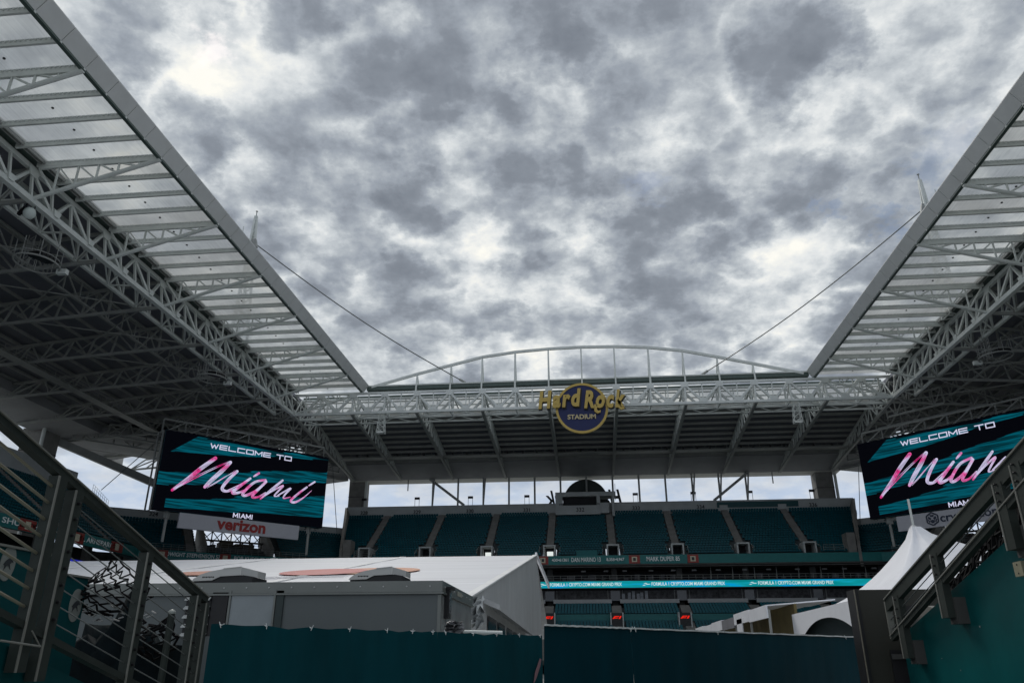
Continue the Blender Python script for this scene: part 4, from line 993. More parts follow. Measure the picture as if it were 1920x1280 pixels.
speaker_ring(PZ(75, 470, 38.6), -1, 'round speaker cluster with curved rail under the left roof near the white dome')
speaker_ring(PZ(400, 692, 38.8), -1, 'round speaker cluster under the left roof, above the left screen')
speaker_ring(PZ(1862, 650, 38.8), 1, 'round speaker cluster with curved rail under the right roof')
r = thing('dome_camera', 'pale round dome hanging in black brackets from the left roof truss', 'dome', tuple(PZ(58, 398, 39)))
c = PZ(55, 400, 38.9); MB().lathe(c, [(0, -.55), (.35, -.45), (.52, -.1), (.5, .2), (.3, .5), (0, .55)], 14, (.3, 0, 1)).build('dome', mat('pale_dome', (.5, .56, .54), .4), r, True)
m = MB(); 
for dx, dy in ((-.8, 0), (-.5, .4), (-.2, -.3), (.3, .2)): m.beam(c + V((dx, dy, .2)), c + V((dx * .4, dy, 1.5)), .06)
for k in range(5): m.box(c.x - .95 + .1 * k, c.x - .75 + .1 * k, c.y - .3, c.y, c.z - .2 + .12 * k, c.z + .1 + .12 * k)
m.build('bracket', black, r)
for px, py, lb in ((715, 800, 'small white basket cage hanging from the far truss, left of the round sign'), (1495, 780, 'small white basket cage hanging from the far truss, right of the round sign')):
    c = PY(px, py, Y1 + .4); r = thing('basket_cage', lb, 'cage', tuple(c), 'basket cages on the far truss'); m = MB()
    T = [c + V((x, y, 2.3)) for x, y in ((-.4, -.4), (.4, -.4), (.4, .4), (-.4, .4))]; B = [c + V((x, y, -1.1)) for x, y in ((-.65, -.5), (.6, -.5), (.6, .5), (-.65, .5))]
    for k in range(4):
        m.tube(T[k], B[k], .06, 5)
        for q in range(4): a = T[k].lerp(B[k], q / 4); b = T[(k + 1) % 4].lerp(B[(k + 1) % 4], (q + 1) / 4); m.tube(a, b, .035, 5); m.tube(T[(k + 1) % 4].lerp(B[(k + 1) % 4], q / 4), T[k].lerp(B[k], (q + 1) / 4), .035, 5)
        for q in (1, 2, 3, 4): m.tube(T[k].lerp(B[k], q / 4), T[(k + 1) % 4].lerp(B[(k + 1) % 4], q / 4), .03, 5)
    m.build('cage', steel, r); MB().box(c.x - .6, c.x + .4, c.y - .6, c.y - .3, c.z - 1.2, c.z - .85).build('floodlight', mat('lamp_white', (.6, .62, .6), .4), r)

# ================================================================== HOSPITALITY MARQUEE
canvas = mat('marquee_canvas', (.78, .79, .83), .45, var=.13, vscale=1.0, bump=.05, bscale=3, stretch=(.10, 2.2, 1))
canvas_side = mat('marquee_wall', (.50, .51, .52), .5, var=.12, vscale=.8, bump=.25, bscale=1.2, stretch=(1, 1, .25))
mq = thing('marquee', 'large white hospitality marquee with pitched canvas roof and faint red and orange circles', 'tent', (-20, 35, 0))
xg = -3.4; ev = PX(880, 1120, xg); ap = PX(1005, 1041, xg); XW = -46
nrm = (V((xg, ap.y, ap.z)) - V((xg, ev.y, ev.z))).cross(V((1, 0, 0))).normalized(); 
if nrm.z < 0: nrm = -nrm
mb = MB(); NU, NV = 60, 14
i0 = len(mb.v)
for j in range(NV + 1):
    for i in range(NU + 1):
        t = j / NV; x = xg + (XW - xg) * i / NU; seam = abs(math.sin((x + 3.4) / 8.6 * math.pi)); z = ev.z + (ap.z - ev.z) * t - .02 * seam * math.sin(t * math.pi) + .012 * math.sin(j * 4.1)
        mb.v.append((x, ev.y + (ap.y - ev.y) * t, z))
for j in range(NV):
    for i in range(NU): a = j * (NU + 1) + i; mb.f.append((a, a + 1, a + NU + 2, a + NU + 1))
mb.build('roof_canvas', canvas, mq, True)
MB().quad((xg, ap.y, ap.z), (XW, ap.y, ap.z), (XW, ap.y + 14, 3.3), (xg, ap.y + 14, 3.3)).build('rear_canvas', canvas, mq)
wm = MB(); N_ = 26
for k in range(N_):
    t0, t1 = k / N_, (k + 1) / N_
    def gp(t, z=None):
        w = .05 * math.sin(t * 40) + .04 * math.sin(t * 97); return V((xg + w * (0 if z is None else 1), ev.y + (ap.y - ev.y) * t, (ev.z + (ap.z - ev.z) * t) if z is None else z))
    wm.quad(gp(t0), gp(t1), gp(t1, 0), gp(t0, 0))
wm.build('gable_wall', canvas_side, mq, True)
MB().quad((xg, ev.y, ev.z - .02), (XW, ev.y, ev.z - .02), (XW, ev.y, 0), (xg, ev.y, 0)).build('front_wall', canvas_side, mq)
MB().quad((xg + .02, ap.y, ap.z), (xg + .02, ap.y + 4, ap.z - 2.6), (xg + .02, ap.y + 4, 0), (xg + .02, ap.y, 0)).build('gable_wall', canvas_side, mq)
m = MB().beam((xg, ap.y, ap.z + .05), PX(1029, 1098, xg + .2), .12, .3); m.build('edge_flap', canvas, mq)
MB().beam(V((xg - .05, ev.y, ev.z + .03)), V((xg - .05, ap.y, ap.z + .03)) , .26, .05).build('edge_seam', mat('seam_white', (.90, .90, .90), .4), mq)
for px in (756, 516, 290, 100):
    x = PY(px, 1043, ap.y).x; MB().beam((x, ev.y, ev.z + .02), (x, ap.y, ap.z + .02), .34, .03).build('roof_seam', MATS['seam_white'], mq)
def disc_on(px, py, rad, name, mm, lift=.02, sx=1.):
    c = PP(px, py, V((xg, ev.y, ev.z)) + nrm * lift, nrm); u = V((1, 0, 0)); w = nrm.cross(u)
    q = MB(); P_ = [c + u * rad * sx * math.cos(a * math.pi / 16) + w * rad * math.sin(a * math.pi / 16) for a in range(32)]; q.quad(*P_); q.build(name, mm, mq)
disc_on(608, 1071, 2.2, 'printed_circle', mat('print_red', (.52, .11, .10), .5), .05, .85); disc_on(700, 1069, 2.3, 'printed_circle', mat('print_orange', (.65, .30, .17), .5), .03, .9)
disc_on(400, 1073, 1.6, 'printed_circle', mat('print_orange_red', (.55, .22, .14), .5), .05, 1.2)
m = MB(); u = V((1, 0, 0)); w = nrm.cross(u); w = w if w.z > 0 else -w
for k in range(15):
    c = PP(455 + k * 13.5, 1084 - k * .35, V((xg, ev.y, ev.z)) + nrm * .045, nrm)
    for q in range(3): a = random.uniform(-.1, .1); m.beam(c + w * (q - 1) * .55 + u * (-.13), c + w * ((q - 1) * .55 + a) + u * .16, .05, .01, up=nrm)
m.build('printed_lettering', mat('print_grey', (.25, .25, .30), .6), mq)
# lean-to canopy on the gable
a, b = PX(937, 1127, xg + .5), PX(1004, 1184, xg + .5)
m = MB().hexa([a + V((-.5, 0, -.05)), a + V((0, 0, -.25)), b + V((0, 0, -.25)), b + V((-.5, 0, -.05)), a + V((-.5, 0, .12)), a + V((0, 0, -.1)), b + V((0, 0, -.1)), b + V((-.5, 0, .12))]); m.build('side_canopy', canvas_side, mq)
m = MB()
for k in range(5):
    c = a.lerp(b, .05 + k * .18); c2 = a.lerp(b, .19 + k * .18); m.quad(c + V((-.45, 0, -.35)), c2 + V((-.45, 0, -.35)), V((c2.x - .45, c2.y, .6)), V((c.x - .45, c.y, .6)))
m.build('side_window', glass_d, mq)
# crumpled plastic at the corner of the marquee
def crumple(name, c, size, m_, label, cat, seed, n=26, group=None):
    rnd = random.Random(seed); mb = MB(); gx, gy = 7, 9; P = {}
    for i in range(gx):
        for j in range(gy):
            P[i, j] = V(c) + V(((i / (gx - 1) - .5) * size[0], rnd.uniform(-.5, .5) * size[1], (j / (gy - 1) - .5) * size[2])) + V((rnd.uniform(-.1, .1) * size[0], 0, rnd.uniform(-.08, .08) * size[2]))
    for i in range(gx - 1):
        for j in range(gy - 1): mb.quad(P[i, j], P[i + 1, j], P[i + 1, j + 1]); mb.quad(P[i, j], P[i + 1, j + 1], P[i, j + 1])
    o = mb.build(name, m_); tag(o, label, cat, group); return o
plast = mat('plastic_sheet', (.5, .52, .53), .22, var=.15, vscale=3)
c = PY(890, 1145, 16); crumple('plastic_sheet', c, (.32, .35, .60), plast, 'crumpled clear plastic sheet bunched at the marquee corner beside the trailer', 'plastic sheet', 4)

# ================================================================== TRAILER
tr_m = mat('trailer_grey', (.10, .115, .118), .38, var=.06, vscale=.8); trim = mat('aluminium_trim', (.17, .18, .17), .35, metal=.3, var=.08)
tx1 = -2.28; ty0 = 12.; tyb = 15.1; tz = PY(827, 1088, ty0).z; tx0 = -8.4
tr = thing('trailer', 'grey flat sided trailer with two roof units standing behind the teal fence', 'trailer', (tx1, ty0, 0))
MB().box(tx0, tx1, ty0, tyb, .55, tz - .16).build('body', tr_m, tr)
m = MB().box(tx0 - .03, tx1 + .03, ty0 - .03, tyb + .03, tz - .16, tz).box(tx0 - .05, tx1 + .05, ty0 - .05, tyb + .05, tz - .19, tz - .165); m.build('roof_trim', trim, tr)
MB().box(tx1 - .04, tx1 + .012, ty0 - .012, ty0 + .04, .55, tz - .2).build('corner_post', trim, tr)
MB().box(tx1 + .001, tx1 + .008, ty0 + .06, tyb, .6, tz - .2).build('end_sheen', mat('end_sheen_grey', (.24, .25, .25), .25, var=.25, vscale=1.5), tr)  # added panel: sheen of the trailer's end face put into a paler grey
m = MB()
for k in range(17): x = tx0 + .2 + k * .36; m.lathe((x, ty0 - .03, tz - .08), [(0, .012), (.012, .008), (.014, 0)], 6, (0, -1, 0))
for k in range(7): m.lathe((tx1 + .03, ty0 + .2 + k * .42, tz - .08), [(0, .012), (.012, .008), (.014, 0)], 6, (1, 0, 0))
m.build('rivet_row', mat('rivet', (.45, .45, .45), .3), tr)
xa, xb = PY(435, 1120, ty0).x, PY(515, 1120, ty0).x
pz = PY(430, 1110, ty0).z
MB().box(xa, xb, ty0 - .02, ty0, .8, pz).build('door_panel', mat('door_panel_grey', (.19, .22, .23), .12, var=.1, vscale=2, spec=.7), tr)
for x in (xa - .03, xb): MB().box(x, x + .03, ty0 - .04, ty0, .8, pz + .03).build('door_frame', trim, tr)
MB().box(PY(400, 1120, ty0).x, xa - .05, ty0 - .03, ty0, .8, pz).build('dark_strip', black, tr); MB().box(xb + .04, PY(533, 1120, ty0).x, ty0 - .03, ty0, .8, pz + .02).build('dark_strip', mat('strip_green', (.03, .045, .045), .5), tr)
lv = MB().box(PY(352, 1120, ty0).x, PY(398, 1120, ty0).x, ty0 - .02, ty0, 1.3, pz).build('vent', black, tr)
m = MB()
for k in range(7):
    z = pz - .08 - k * .13; m.hexa([(PY(352, 1120, ty0).x, ty0 - .09, z - .04), (PY(398, 1120, ty0).x, ty0 - .09, z - .04), (PY(398, 1120, ty0).x, ty0 - .03, z), (PY(352, 1120, ty0).x, ty0 - .03, z), (PY(352, 1120, ty0).x, ty0 - .09, z - .025), (PY(398, 1120, ty0).x, ty0 - .09, z - .025), (PY(398, 1120, ty0).x, ty0 - .03, z + .015), (PY(352, 1120, ty0).x, ty0 - .03, z + .015)])
m.build('louvre_blades', mat('louvre', (.5, .52, .52), .3), lv)
c = PX(834, 1131, tx1); hb = MB().box(tx1, tx1 + .08, c.y - .10, c.y + .10, c.z - .22, c.z + .20); hb.box(tx1, tx1 + .14, c.y - .12, c.y + .12, c.z + .20, c.z + .24); hb = hb.build('control_box', black, tr)
MB().box(tx1 + .081, tx1 + .09, c.y - .07, c.y + .07, c.z - .14, c.z + .15).build('box_window', mat('box_window', (.12, .13, .14), .25, var=.8, vscale=20), hb)
MB().box(tx1 + .035, tx1 + .04, ty0 + 1.3, ty0 + 1.75, tz - .12, tz - .05).build('maker_plate', mat('plate', (.35, .34, .28), .4, var=.5, vscale=30), tr)
for x in (tx0 + 1.2, tx0 + 2.1, tx1 - 1.4):
    w = MB().lathe((x, ty0 + .05, .36), [(.0, 0), (.36, 0), (.36, .22), (0, .22)], 20, (0, 1, 0)).build('wheel', black, tr)
def roof_unit(px0, px1, label):
    y0 = ty0 + .10; x0 = PY(px0, 1090, y0).x; x1 = PY(px1, 1088, y0).x; r = thing('air_conditioner', label, 'air conditioner', (x0, y0, tz), 'air conditioners on the trailer roof')
    w = x1 - x0; d = .62; h = PY(px1, 1062, y0).z - tz; xm = x0 + w * .79
    prof = [(0, .18), (.03, .32), (.12, .55), (.28, .75), (.5, .90), (.79, 1.0)]
    top = [V((x0 + a * w, y0, tz + b * h)) for a, b in prof]; bot = [V((xm, y0, tz + .50 * h)), V((x0 + .46 * w, y0, tz + .44 * h)), V((x0 + .33 * w, y0, tz + .20 * h)), V((x0 + .02 * w, y0, tz + .16 * h))]
    shm = mat('unit_shell', (.50, .50, .49), .45, var=.06)
    m = MB().prism(top + bot, (0, d, 0))
    e_ = V((x1, y0 + .16, tz + .80 * h)); f_ = V((x1, y0 + .16, tz + .40 * h)); t = top[-1]; b_ = bot[0]
    m.quad(t, e_, f_, b_); m.quad(t, e_, e_ + V((0, d - .3, 0)), t + V((0, d, 0))); m.quad(e_, e_ + V((0, d - .3, 0)), f_ + V((0, d - .3, 0)), f_)
    m.build('shell', shm, r)
    m = MB().prism([V((x0 + .02, y0 + .02, tz + .003)), V((x1 - .02, y0 + .02, tz + .003)), V((x1 - .02, y0 + .02, tz + .41 * h)), V((xm, y0 + .02, tz + .53 * h)), V((x0 + .46 * w, y0 + .02, tz + .47 * h)), V((x0 + .33 * w, y0 + .02, tz + .23 * h)), V((x0 + .02, y0 + .02, tz + .19 * h))], (0, d - .05, 0)); m.build('base', black, r)
    m = MB(); m.beam(t + V((0, -.006, 0)), b_ + V((0, -.006, 0)), .012, .008, up=(0, 1, 0)); m.beam(top[-2] + V((0, -.004, .004)), t + V((0, -.004, .004)), .01); m.build('edge_trim', mat('edge_pale', (.6, .6, .58), .4), r)
    m = MB()
    for k in range(7): m.box(x0 + w * (.17 + .028 * k), x0 + w * (.19 + .028 * k), y0 - .004, y0 - .001, tz + h * (.36 + .02 * (k % 2)), tz + h * .44)
    m.build('nameplate', black, r)
roof_unit(359, 474, 'grey wedge shaped air conditioner on the trailer roof nearer the left railing')
roof_unit(653, 756, 'grey wedge shaped air conditioner on the trailer roof nearer its right corner')
# pipe rail and wrap between trailer and marquee
o = MB().tube(PY(862, 1184, 11.2), PY(942, 1186, 11.2), .028, 8).tube(PY(868, 1184, 11.2), PY(868, 1184, 11.2) - ZUP * 1.9, .025, 8).build('pipe_rail', steel); tag(o, 'short horizontal grey pipe rail just behind the teal fence below the marquee', 'pipe rail')
crumple('plastic_wrap', PY(852, 1176, 11.0), (.24, .2, .17), mat('wrap_dark', (.2, .2, .21), .3, var=.7, vscale=9), 'crumpled grey wrap lying on the fence end of the pipe rail', 'plastic wrap', 9)

# ================================================================== TEAL FABRIC FENCES
def fabric(name, col, seed):
    M = mat(name, col, .55, var=.22, vscale=1.3, bump=.3, bscale=2.2, stretch=(1.6, 1.6, .5), spec=.14); return M
fab1 = fabric('fence_fabric', (.001, .049, .062), 1); fab2 = fabric('fence_fabric_dark', (.0008, .031, .044), 2)
def fence(A, B, m_, label, ties, hem=None, sag=.012, wr=.012, seed=3, print_mark=False):
    A, B = V(A), V(B); r = thing('fence_panel', label, 'fence', (A.x, A.y, 0), 'teal fabric fence panels'); rnd = random.Random(seed)
    d = (B - A); L = d.length; u = d.normalized(); n = V((u.y, -u.x, 0)); NU = int(L / .035); NV = 26; mb = MB()
    ph = [rnd.uniform(0, 6) for _ in range(6)]; tt = [(t * L) for t in ties]
    for j in range(NV + 1):
        for i in range(NU + 1):
            s_ = i / NU * L; v = j / NV; z = A.z * v
            k = min((abs(s_ - t) for t in tt), default=1); top = v ** 5
            off = wr * (.6 * math.sin(s_ * 9 + ph[0] + v * 2.2) + .5 * math.sin(s_ * 23 + ph[1] - v * 5) + .4 * math.sin(s_ * 4 + v * 7 + ph[2])) * (1.3 - .6 * v) + .02 * math.sin(v * 3.1) * math.sin(s_ * 2.2 + ph[3])
            dz = -top * sag * min(1, k / .25) * (1 + .5 * math.sin(s_ * 5 + ph[4]))
            p = A + u * s_ + n * off; mb.v.append((p.x, p.y, z + dz))
    for j in range(NV):
        for i in range(NU): a = j * (NU + 1) + i; mb.f.append((a, a + 1, a + NU + 2, a + NU + 1))
    mb.build('fabric', m_, r, True)
    m = MB()
    for k in range(int(L / 1.6) + 2): p = A + u * min(L, k * 1.6 + .15) - n * .05; m.tube((p.x, p.y, 0), (p.x, p.y, A.z - .03), .02, 8)
    m.tube(A + u * .15 - n * .05 - ZUP * .05, B - n * .05 - ZUP * .05, .02, 8); m.build('frame', black, r)
    if hem:
        m = MB(); q = [A + u * (L * k / 40) + n * .012 + ZUP * (.002 * math.sin(k * 1.7)) for k in range(41)]
        for a, b in zip(q, q[1:]): m.beam(a, b, .02, .014)
        m.build('top_hem', mat('hem_white', (.62, .64, .64), .5, var=.3, vscale=6), r)
    for t in tt:
        p = A + u * t + n * .02 - ZUP * .012; m = MB(); m.tube(p + V((0, 0, -.02)), p + V((rnd.uniform(-.02, .02), 0, .028)), .0035, 5); m.tube(p, p + u * rnd.uniform(-.045, .045) + ZUP * .012, .003, 5); m.tube(p - n * .03 + ZUP * .01, p + n * .004, .005, 5)
        m.build('zip_tie', mat('tie_white', (.7, .72, .72), .4), r)
    if print_mark:
        c = A + u * (L - .22) + n * .03; pts = [V((c.x, c.y, 1.63)) + u * a + ZUP * b for a, b in ((.14, .11), (.17, .10), (.15, .03), (.08, -.1), (.02, -.18), (.05, -.05))]
        m = MB().prism(pts, n * .002); m.build('printed_mark', mat('print_pink', (.28, .16, .18), .6), r)
    return r
FZ = 2.0
A = PZ(397, 1168, FZ); B = PZ(1016, 1190, FZ)
def mid(px, py): return PZ(px, py, FZ)
M1 = A.lerp(B, (PZ(820, 1183, FZ) - A).length / (B - A).length)
fence(A, M1, fab1, 'creased dark teal fabric fence panel in front of the long side of the trailer', (.03, .2, .38, .55, .73, .86, .97), sag=.02, seed=3, wr=.008)
fence(M1 + (B - M1).normalized() * .01, B, fab1, 'narrower teal fabric fence panel below the marquee gable, with pink mark at its lower right', (.06, .3, .52, .75, .97), seed=5, sag=.02, print_mark=True, wr=.006)
Cc = PZ(1020, 1171, FZ); D = PZ(1616, 1194, FZ); M2 = Cc.lerp(D, (PZ(1188, 1177, FZ) - Cc).length / (D - Cc).length)
fence(Cc, M2, fab2, 'darker navy teal fence panel with white top hem, left part of the nearer fence', (.98,), hem=True, sag=.004, seed=8, wr=.004)
fence(M2 + (D - M2).normalized() * .01, D, fab2, 'long dark navy teal fence panel with white top hem ending at the brown door', (.01, .3, .9), hem=True, sag=.004, seed=11, wr=.004)

# ================================================================== POLE TENT AND AWNINGS (right)
white_c = mat('tent_canvas', (.78, .79, .84), .5, var=.05, vscale=1.2, bump=.06, bscale=2)
pt_ = thing('pole_tent', 'white peaked pole tent with swooping canvas and arched valance behind the brown door', 'tent', (11, 27, 0))
pk = V((10.9, 27.4, 5.9)); pk = PZ(1713, 988, 5.9)
x0, x1, y0, y1, ez = 7.15, 16.0, 22.0, 30.4, 3.28
m = MB(); nr, na = 14, 48
def edge(a):
    t = (a % na) / na * 4; s_ = int(t); f = t - s_; c = [V((x0, y1, ez)), V((x0, y0, ez)), V((x1, y0, ez)), V((x1, y1, ez))]; p = c[s_].lerp(c[(s_ + 1) % 4], f); p.z += .0; return p
for j in range(nr + 1):
    t = j / nr
    for a in range(na):
        e_ = edge(a); rad = .10 + (1 - .10) * t; zz = pk.z + (ez - pk.z) * (1 - (1 - t) ** (2.1 if e_.x < 9.5 else 1.45)); c = V((pk.x, pk.y, 0)).lerp(V((e_.x, e_.y, 0)), t if t > .03 else .03)
        m.v.append((c.x, c.y, zz))
for j in range(nr):
    for a in range(na): m.f.append((j * na + a, j * na + (a + 1) % na, (j + 1) * na + (a + 1) % na, (j + 1) * na + a))
m.build('canopy', white_c, pt_, True)
m = MB(); cs = [V((x0, y1, 0)), V((x0, y0, 0)), V((x1, y0, 0)), V((x1, y1, 0))]
for s_ in range(4):
    a, b = cs[s_], cs[(s_ + 1) % 4]; N_ = 24
    for k in range(N_):
        def vz(t): t = abs(2 * t - 1); return ez - (.32 + 1.05 * t ** 2.2)
        p, q = a.lerp(b, k / N_), a.lerp(b, (k + 1) / N_); m.quad(p + ZUP * ez, q + ZUP * ez, q + ZUP * vz((k + 1) / N_), p + ZUP * vz(k / N_))
m.build('valance', white_c, pt_)
MB().box(x0 + .35, x1 - .3, y0 + .3, y1 - .15, 0, 3.2).build('interior_shade_box', mat('interior_shade', (.02, .035, .04), .8), pt_)  # added dark box standing in for the shade inside the tent
for c in cs: MB().tube(c + V((.06, .06, 0)), c + V((.06, .06, ez - .02)), .045, 8).build('leg', steel, pt_)
MB().tube(pk - ZUP * .3, pk + ZUP * .95, .04, 8).build('pole', steel, pt_); MB().lathe(pk - ZUP * .05, [(.16, -.15), (.13, .05), (.05, .12)], 12).build('pole_cap', canvas_side, pt_)
# second white peak further right
aw_col = [white_c, white_c, mat('awning_grey', (.18, .18, .20), .6), white_c, white_c, white_c, MATS['awning_grey'], white_c]
ya = y1 + .15
aw_names = ['white', 'pale', 'grey', 'white', 'white', 'white', 'grey', 'white']
for k in range(8):
    w = 3.6; za = 3.62 + (.06, .10, .0, .04, .0, .05, -.02, .03)[k]; r = thing('awning', 'sloping %s awning, %s in the row running away behind the dark fence' % (aw_names[k], ['nearest', 'second', 'third', 'fourth', 'fifth', 'sixth', 'seventh', 'farthest'][k]), 'awning', (6.7, ya, 0), 'awnings in a row behind the fence')
    m = MB().prism([(6.3, ya, za - .50), (6.3, ya, za - .05), (8.8, ya, za + .14), (8.8, ya, za + .10), (6.36, ya, za - .09), (6.36, ya, za - .50)], (0, w - .06, 0)); m.build('canvas', aw_col[k], r)
    m = MB(); m.beam((6.4, ya + .05, 0), (6.4, ya + .05, za - .2), .08); m.build('post', steel_dark, r)
    if k in (1, 5): MB().box(6.3, 6.34, ya + 1.6, ya + 2.9, 0, za - .3).build('side_drop', white_c, r)
    MB().box(7.3, 7.4, ya, ya + w, 0, za - .02).build('back_panel', mat('ochre_panel', (.13, .10, .035), .7, var=.25), r)
    ya += w

# ================================================================== RAILINGS, WALLS, DOOR
rail_m = mat('railing_paint', (.031, .038, .034), .6, var=.25, vscale=5, bump=.1, bscale=40, spec=.2); rail_l = mat('railing_edge', (.20, .20, .18), .4); tube_m = mat('railing_tube', (.24, .225, .17), .35, metal=.3)
def wall_line(p, q): # z as a function of y through two points
    k = (q.z - p.z) / (q.y - p.y); return lambda y: p.z + k * (y - p.y)
xl = -3.0
tl = wall_line(PX(0, 790, xl), PX(390, 1130, xl)); bln = wall_line(PX(0, 1151, xl), PX(200, 1256, xl))
ye = PX(384, 1125, xl).y; ys = 1.2
lr = thing('stair_railing', 'dark green grey steel railing with wire cables sloping down on the left in front', 'railing', (xl, ye, 0))
MB().beam((xl, ys, tl(ys)), (xl, ye, tl(ye)), .055, .042).build('top_rail', rail_m, lr); MB().beam((xl + .034, ys, tl(ys) + .022), (xl + .034, ye, tl(ye) + .022), .012, .008).build('rail_edge', rail_l, lr)
MB().beam((xl, ys, bln(ys)), (xl, ye, bln(ye)), .055, .035).build('bottom_rail', rail_m, lr)
def ypx(px):     # where the top rail crosses this column of the picture
    lo, hi = 2.0, 9.0
    for _ in range(40):
        c = (lo + hi) / 2; d_ = V((xl, c, tl(c))) - EYE; x = 960 + FPX * d_.dot(cR) / d_.dot(cF)
        if x < px: lo = c
        else: hi = c
    return lo
posts = [ypx(112), ypx(143), ypx(276), ypx(368), ye]
for k, y in enumerate(posts):
    m = MB(); w = .042 if k < 3 else .034; zb = bln(y) - (.22 if k < 3 else .3)
    m.box(xl - .03, xl + .03, y - w, y + w, zb, tl(y) - .02).build('post', rail_m, lr)
    MB().box(xl + .03, xl + .036, y - w - .004, y - w + .010, zb, tl(y) - .02).build('post_edge', rail_l, lr)
for k in range(8):
    f = (k + 1) / 9
    for (ya_, yb_, rad, mm) in ((ys, posts[0], .0085, tube_m), (posts[1], ye, .0035, cable_m)):
        p = V((xl, ya_, bln(ya_) + (tl(ya_) - bln(ya_)) * f)); q = V((xl, yb_, bln(yb_) + (tl(yb_) - bln(yb_)) * f)); MB().tube(p, q, rad, 6).build('cable' if rad < .005 else 'bar', mm, lr)
    for y in posts[1:4]:
        c = V((xl + .031, y + .0, bln(y) + (tl(y) - bln(y)) * f)); MB().lathe(c, [(.0, .02), (.009, .016), (.009, 0)], 6, (1, 0, 0)).build('cable_fitting', black, lr)
MB().tube(PX(0, 1200, xl + .05), PX(75, 1211, xl + .05), .006, 6).tube(PX(75, 1211, xl + .05), PX(60, 1182, xl + .05), .004, 6).build('tie_rod', rail_l, lr)
w = MB(); y0_, y1_ = .6, 5.0
w.prism([(xl - .45, y0_, 0), (xl - .45, y0_, bln(y0_) - .1), (xl - .45, y1_, bln(y1_) - .1), (xl - .45, y1_, 0)], (.4, 0, 0)); o = w.build('stair_wall', teal_p); tag(o, 'dark teal wall below the left railing', 'wall')
# right railing and wall
xr_ = 3.0
tlr = wall_line(PX(1660, 1131, xr_), PX(1920, 838, xr_)); blr = wall_line(PX(1678, 1194, xr_), PX(1871, 974, xr_))
rr_ = thing('stair_railing', 'flat bar steel railing climbing along the teal wall on the right', 'railing', (xr_, 8.6, 0))
ye = PX(1664, 1131, xr_).y; ys = 2.5
MB().beam((xr_, ys, tlr(ys) - .04), (xr_, ye, tlr(ye) - .04), .05, .11).build('top_rail', rail_m, rr_); MB().beam((xr_ - .03, ys, tlr(ys) + .02), (xr_ - .03, ye, tlr(ye) + .02), .014, .012).build('rail_edge', rail_l, rr_)
MB().beam((xr_, ys, blr(ys)), (xr_, ye, blr(ye)), .05, .05).build('bottom_rail', rail_m, rr_); MB().beam((xr_ - .03, ys, blr(ys) + .026), (xr_ - .03, ye, blr(ye) + .026), .014, .010).build('rail_edge', rail_l, rr_)
MB().box(xr_ - .03, xr_ + .03, ye - .012, ye + .012, blr(ye), tlr(ye)).build('end_bar', rail_l, rr_)
def ypr(px, fn):
    lo, hi = 2.0, 9.5
    for _ in range(40):
        c = (lo + hi) / 2; d_ = V((xr_, c, fn(c))) - EYE; x = 960 + FPX * d_.dot(cR) / d_.dot(cF)
        if x > px: lo = c
        else: hi = c
    return lo
pr = [ypr(1682, tlr), ypr(1753, tlr), ypr(1872, tlr), ypr(1905, tlr)]
for k, y in enumerate(pr):
    zb = blr(y) - (.28 if k != 3 else .36)
    MB().box(xr_ - .03, xr_ + .03, y - .065, y + .065, zb, tlr(y) - .05).build('post', rail_m, rr_); MB().box(xr_ - .036, xr_ - .03, y + .05, y + .066, zb, tlr(y) - .05).build('post_edge', rail_l, rr_)
    MB().box(xr_ + .03, xr_ + .12, y - .10, y + .06, zb - .05, zb + .16).build('mounting_bracket', conc_d, rr_)
for k in range(3):
    f = (k + 1) / 4; a = V((xr_, ys, blr(ys) + (tlr(ys) - blr(ys)) * f)); b = V((xr_, ye, blr(ye) + (tlr(ye) - blr(ye)) * f)); MB().tube(a, b, .0045, 6).build('cable', cable_m, rr_)
    for y in pr: MB().lathe(V((xr_ - .031, y, blr(y) + (tlr(y) - blr(y)) * f)), [(0, .02), (.009, .016), (.009, 0)], 6, (-1, 0, 0)).build('cable_fitting', black, rr_)
wt = wall_line(PX(1700, 1183, 3.12), PX(1900, 1001, 3.12))
wm_ = MB(); xw = 3.12; ya0, ya1 = .3, PX(1700, 1240, xw).y
NU, NV = 40, 20
for j in range(NV + 1):
    for i in range(NU + 1):
        y = ya0 + (ya1 - ya0) * i / NU; z = wt(y) * j / NV; wm_.v.append((xw + .004 * mnoise.noise(V((y * 2, z * 2, 0))), y, z))
for j in range(NV):
    for i in range(NU): a = j * (NU + 1) + i; wm_.f.append((a, a + 1, a + NU + 2, a + NU + 1))
wm_.prism([(xw + .005, ya0, 0), (xw + .005, ya1, 0), (xw + .005, ya1, wt(ya1)), (xw + .005, ya0, wt(ya0))], (.3, 0, 0))
M = mat('teal_wall_paint', (.001, .082, .085), .45, spec=.2, var=.22, vscale=1.6, bump=.25, bscale=5)
o = wm_.build('stair_wall', M); tag(o, 'scuffed teal painted concrete wall on the right below the railing', 'wall')
m = MB(); rnd = random.Random(5)
for k in range(16):
    y = rnd.uniform(5.3, 8.0); z = rnd.uniform(1.2, wt(y) - .15); m.box(xw - .006, xw - .0045, y, y + rnd.uniform(.005, .02), z, z + rnd.uniform(.004, .014))
m.build('paint_chip', mat('chip', (.25, .28, .28), .7), o)
c = PX(1914, 1066, 3.05); bxm = MB().box(3.03, 3.11, c.y - .06, c.y + .055, c.z - .05, c.z + .05).build('junction_box', mat('box_beige', (.28, .26, .18), .5)); tag(bxm, 'small beige electrical box on the right teal wall', 'electrical box')
m = MB(); 
for dz in (-.03, .03): m.lathe((3.03, c.y, c.z + dz), [(0, .004), (.006, .003), (.006, 0)], 6, (-1, 0, 0))
m.build('screw', black, bxm)
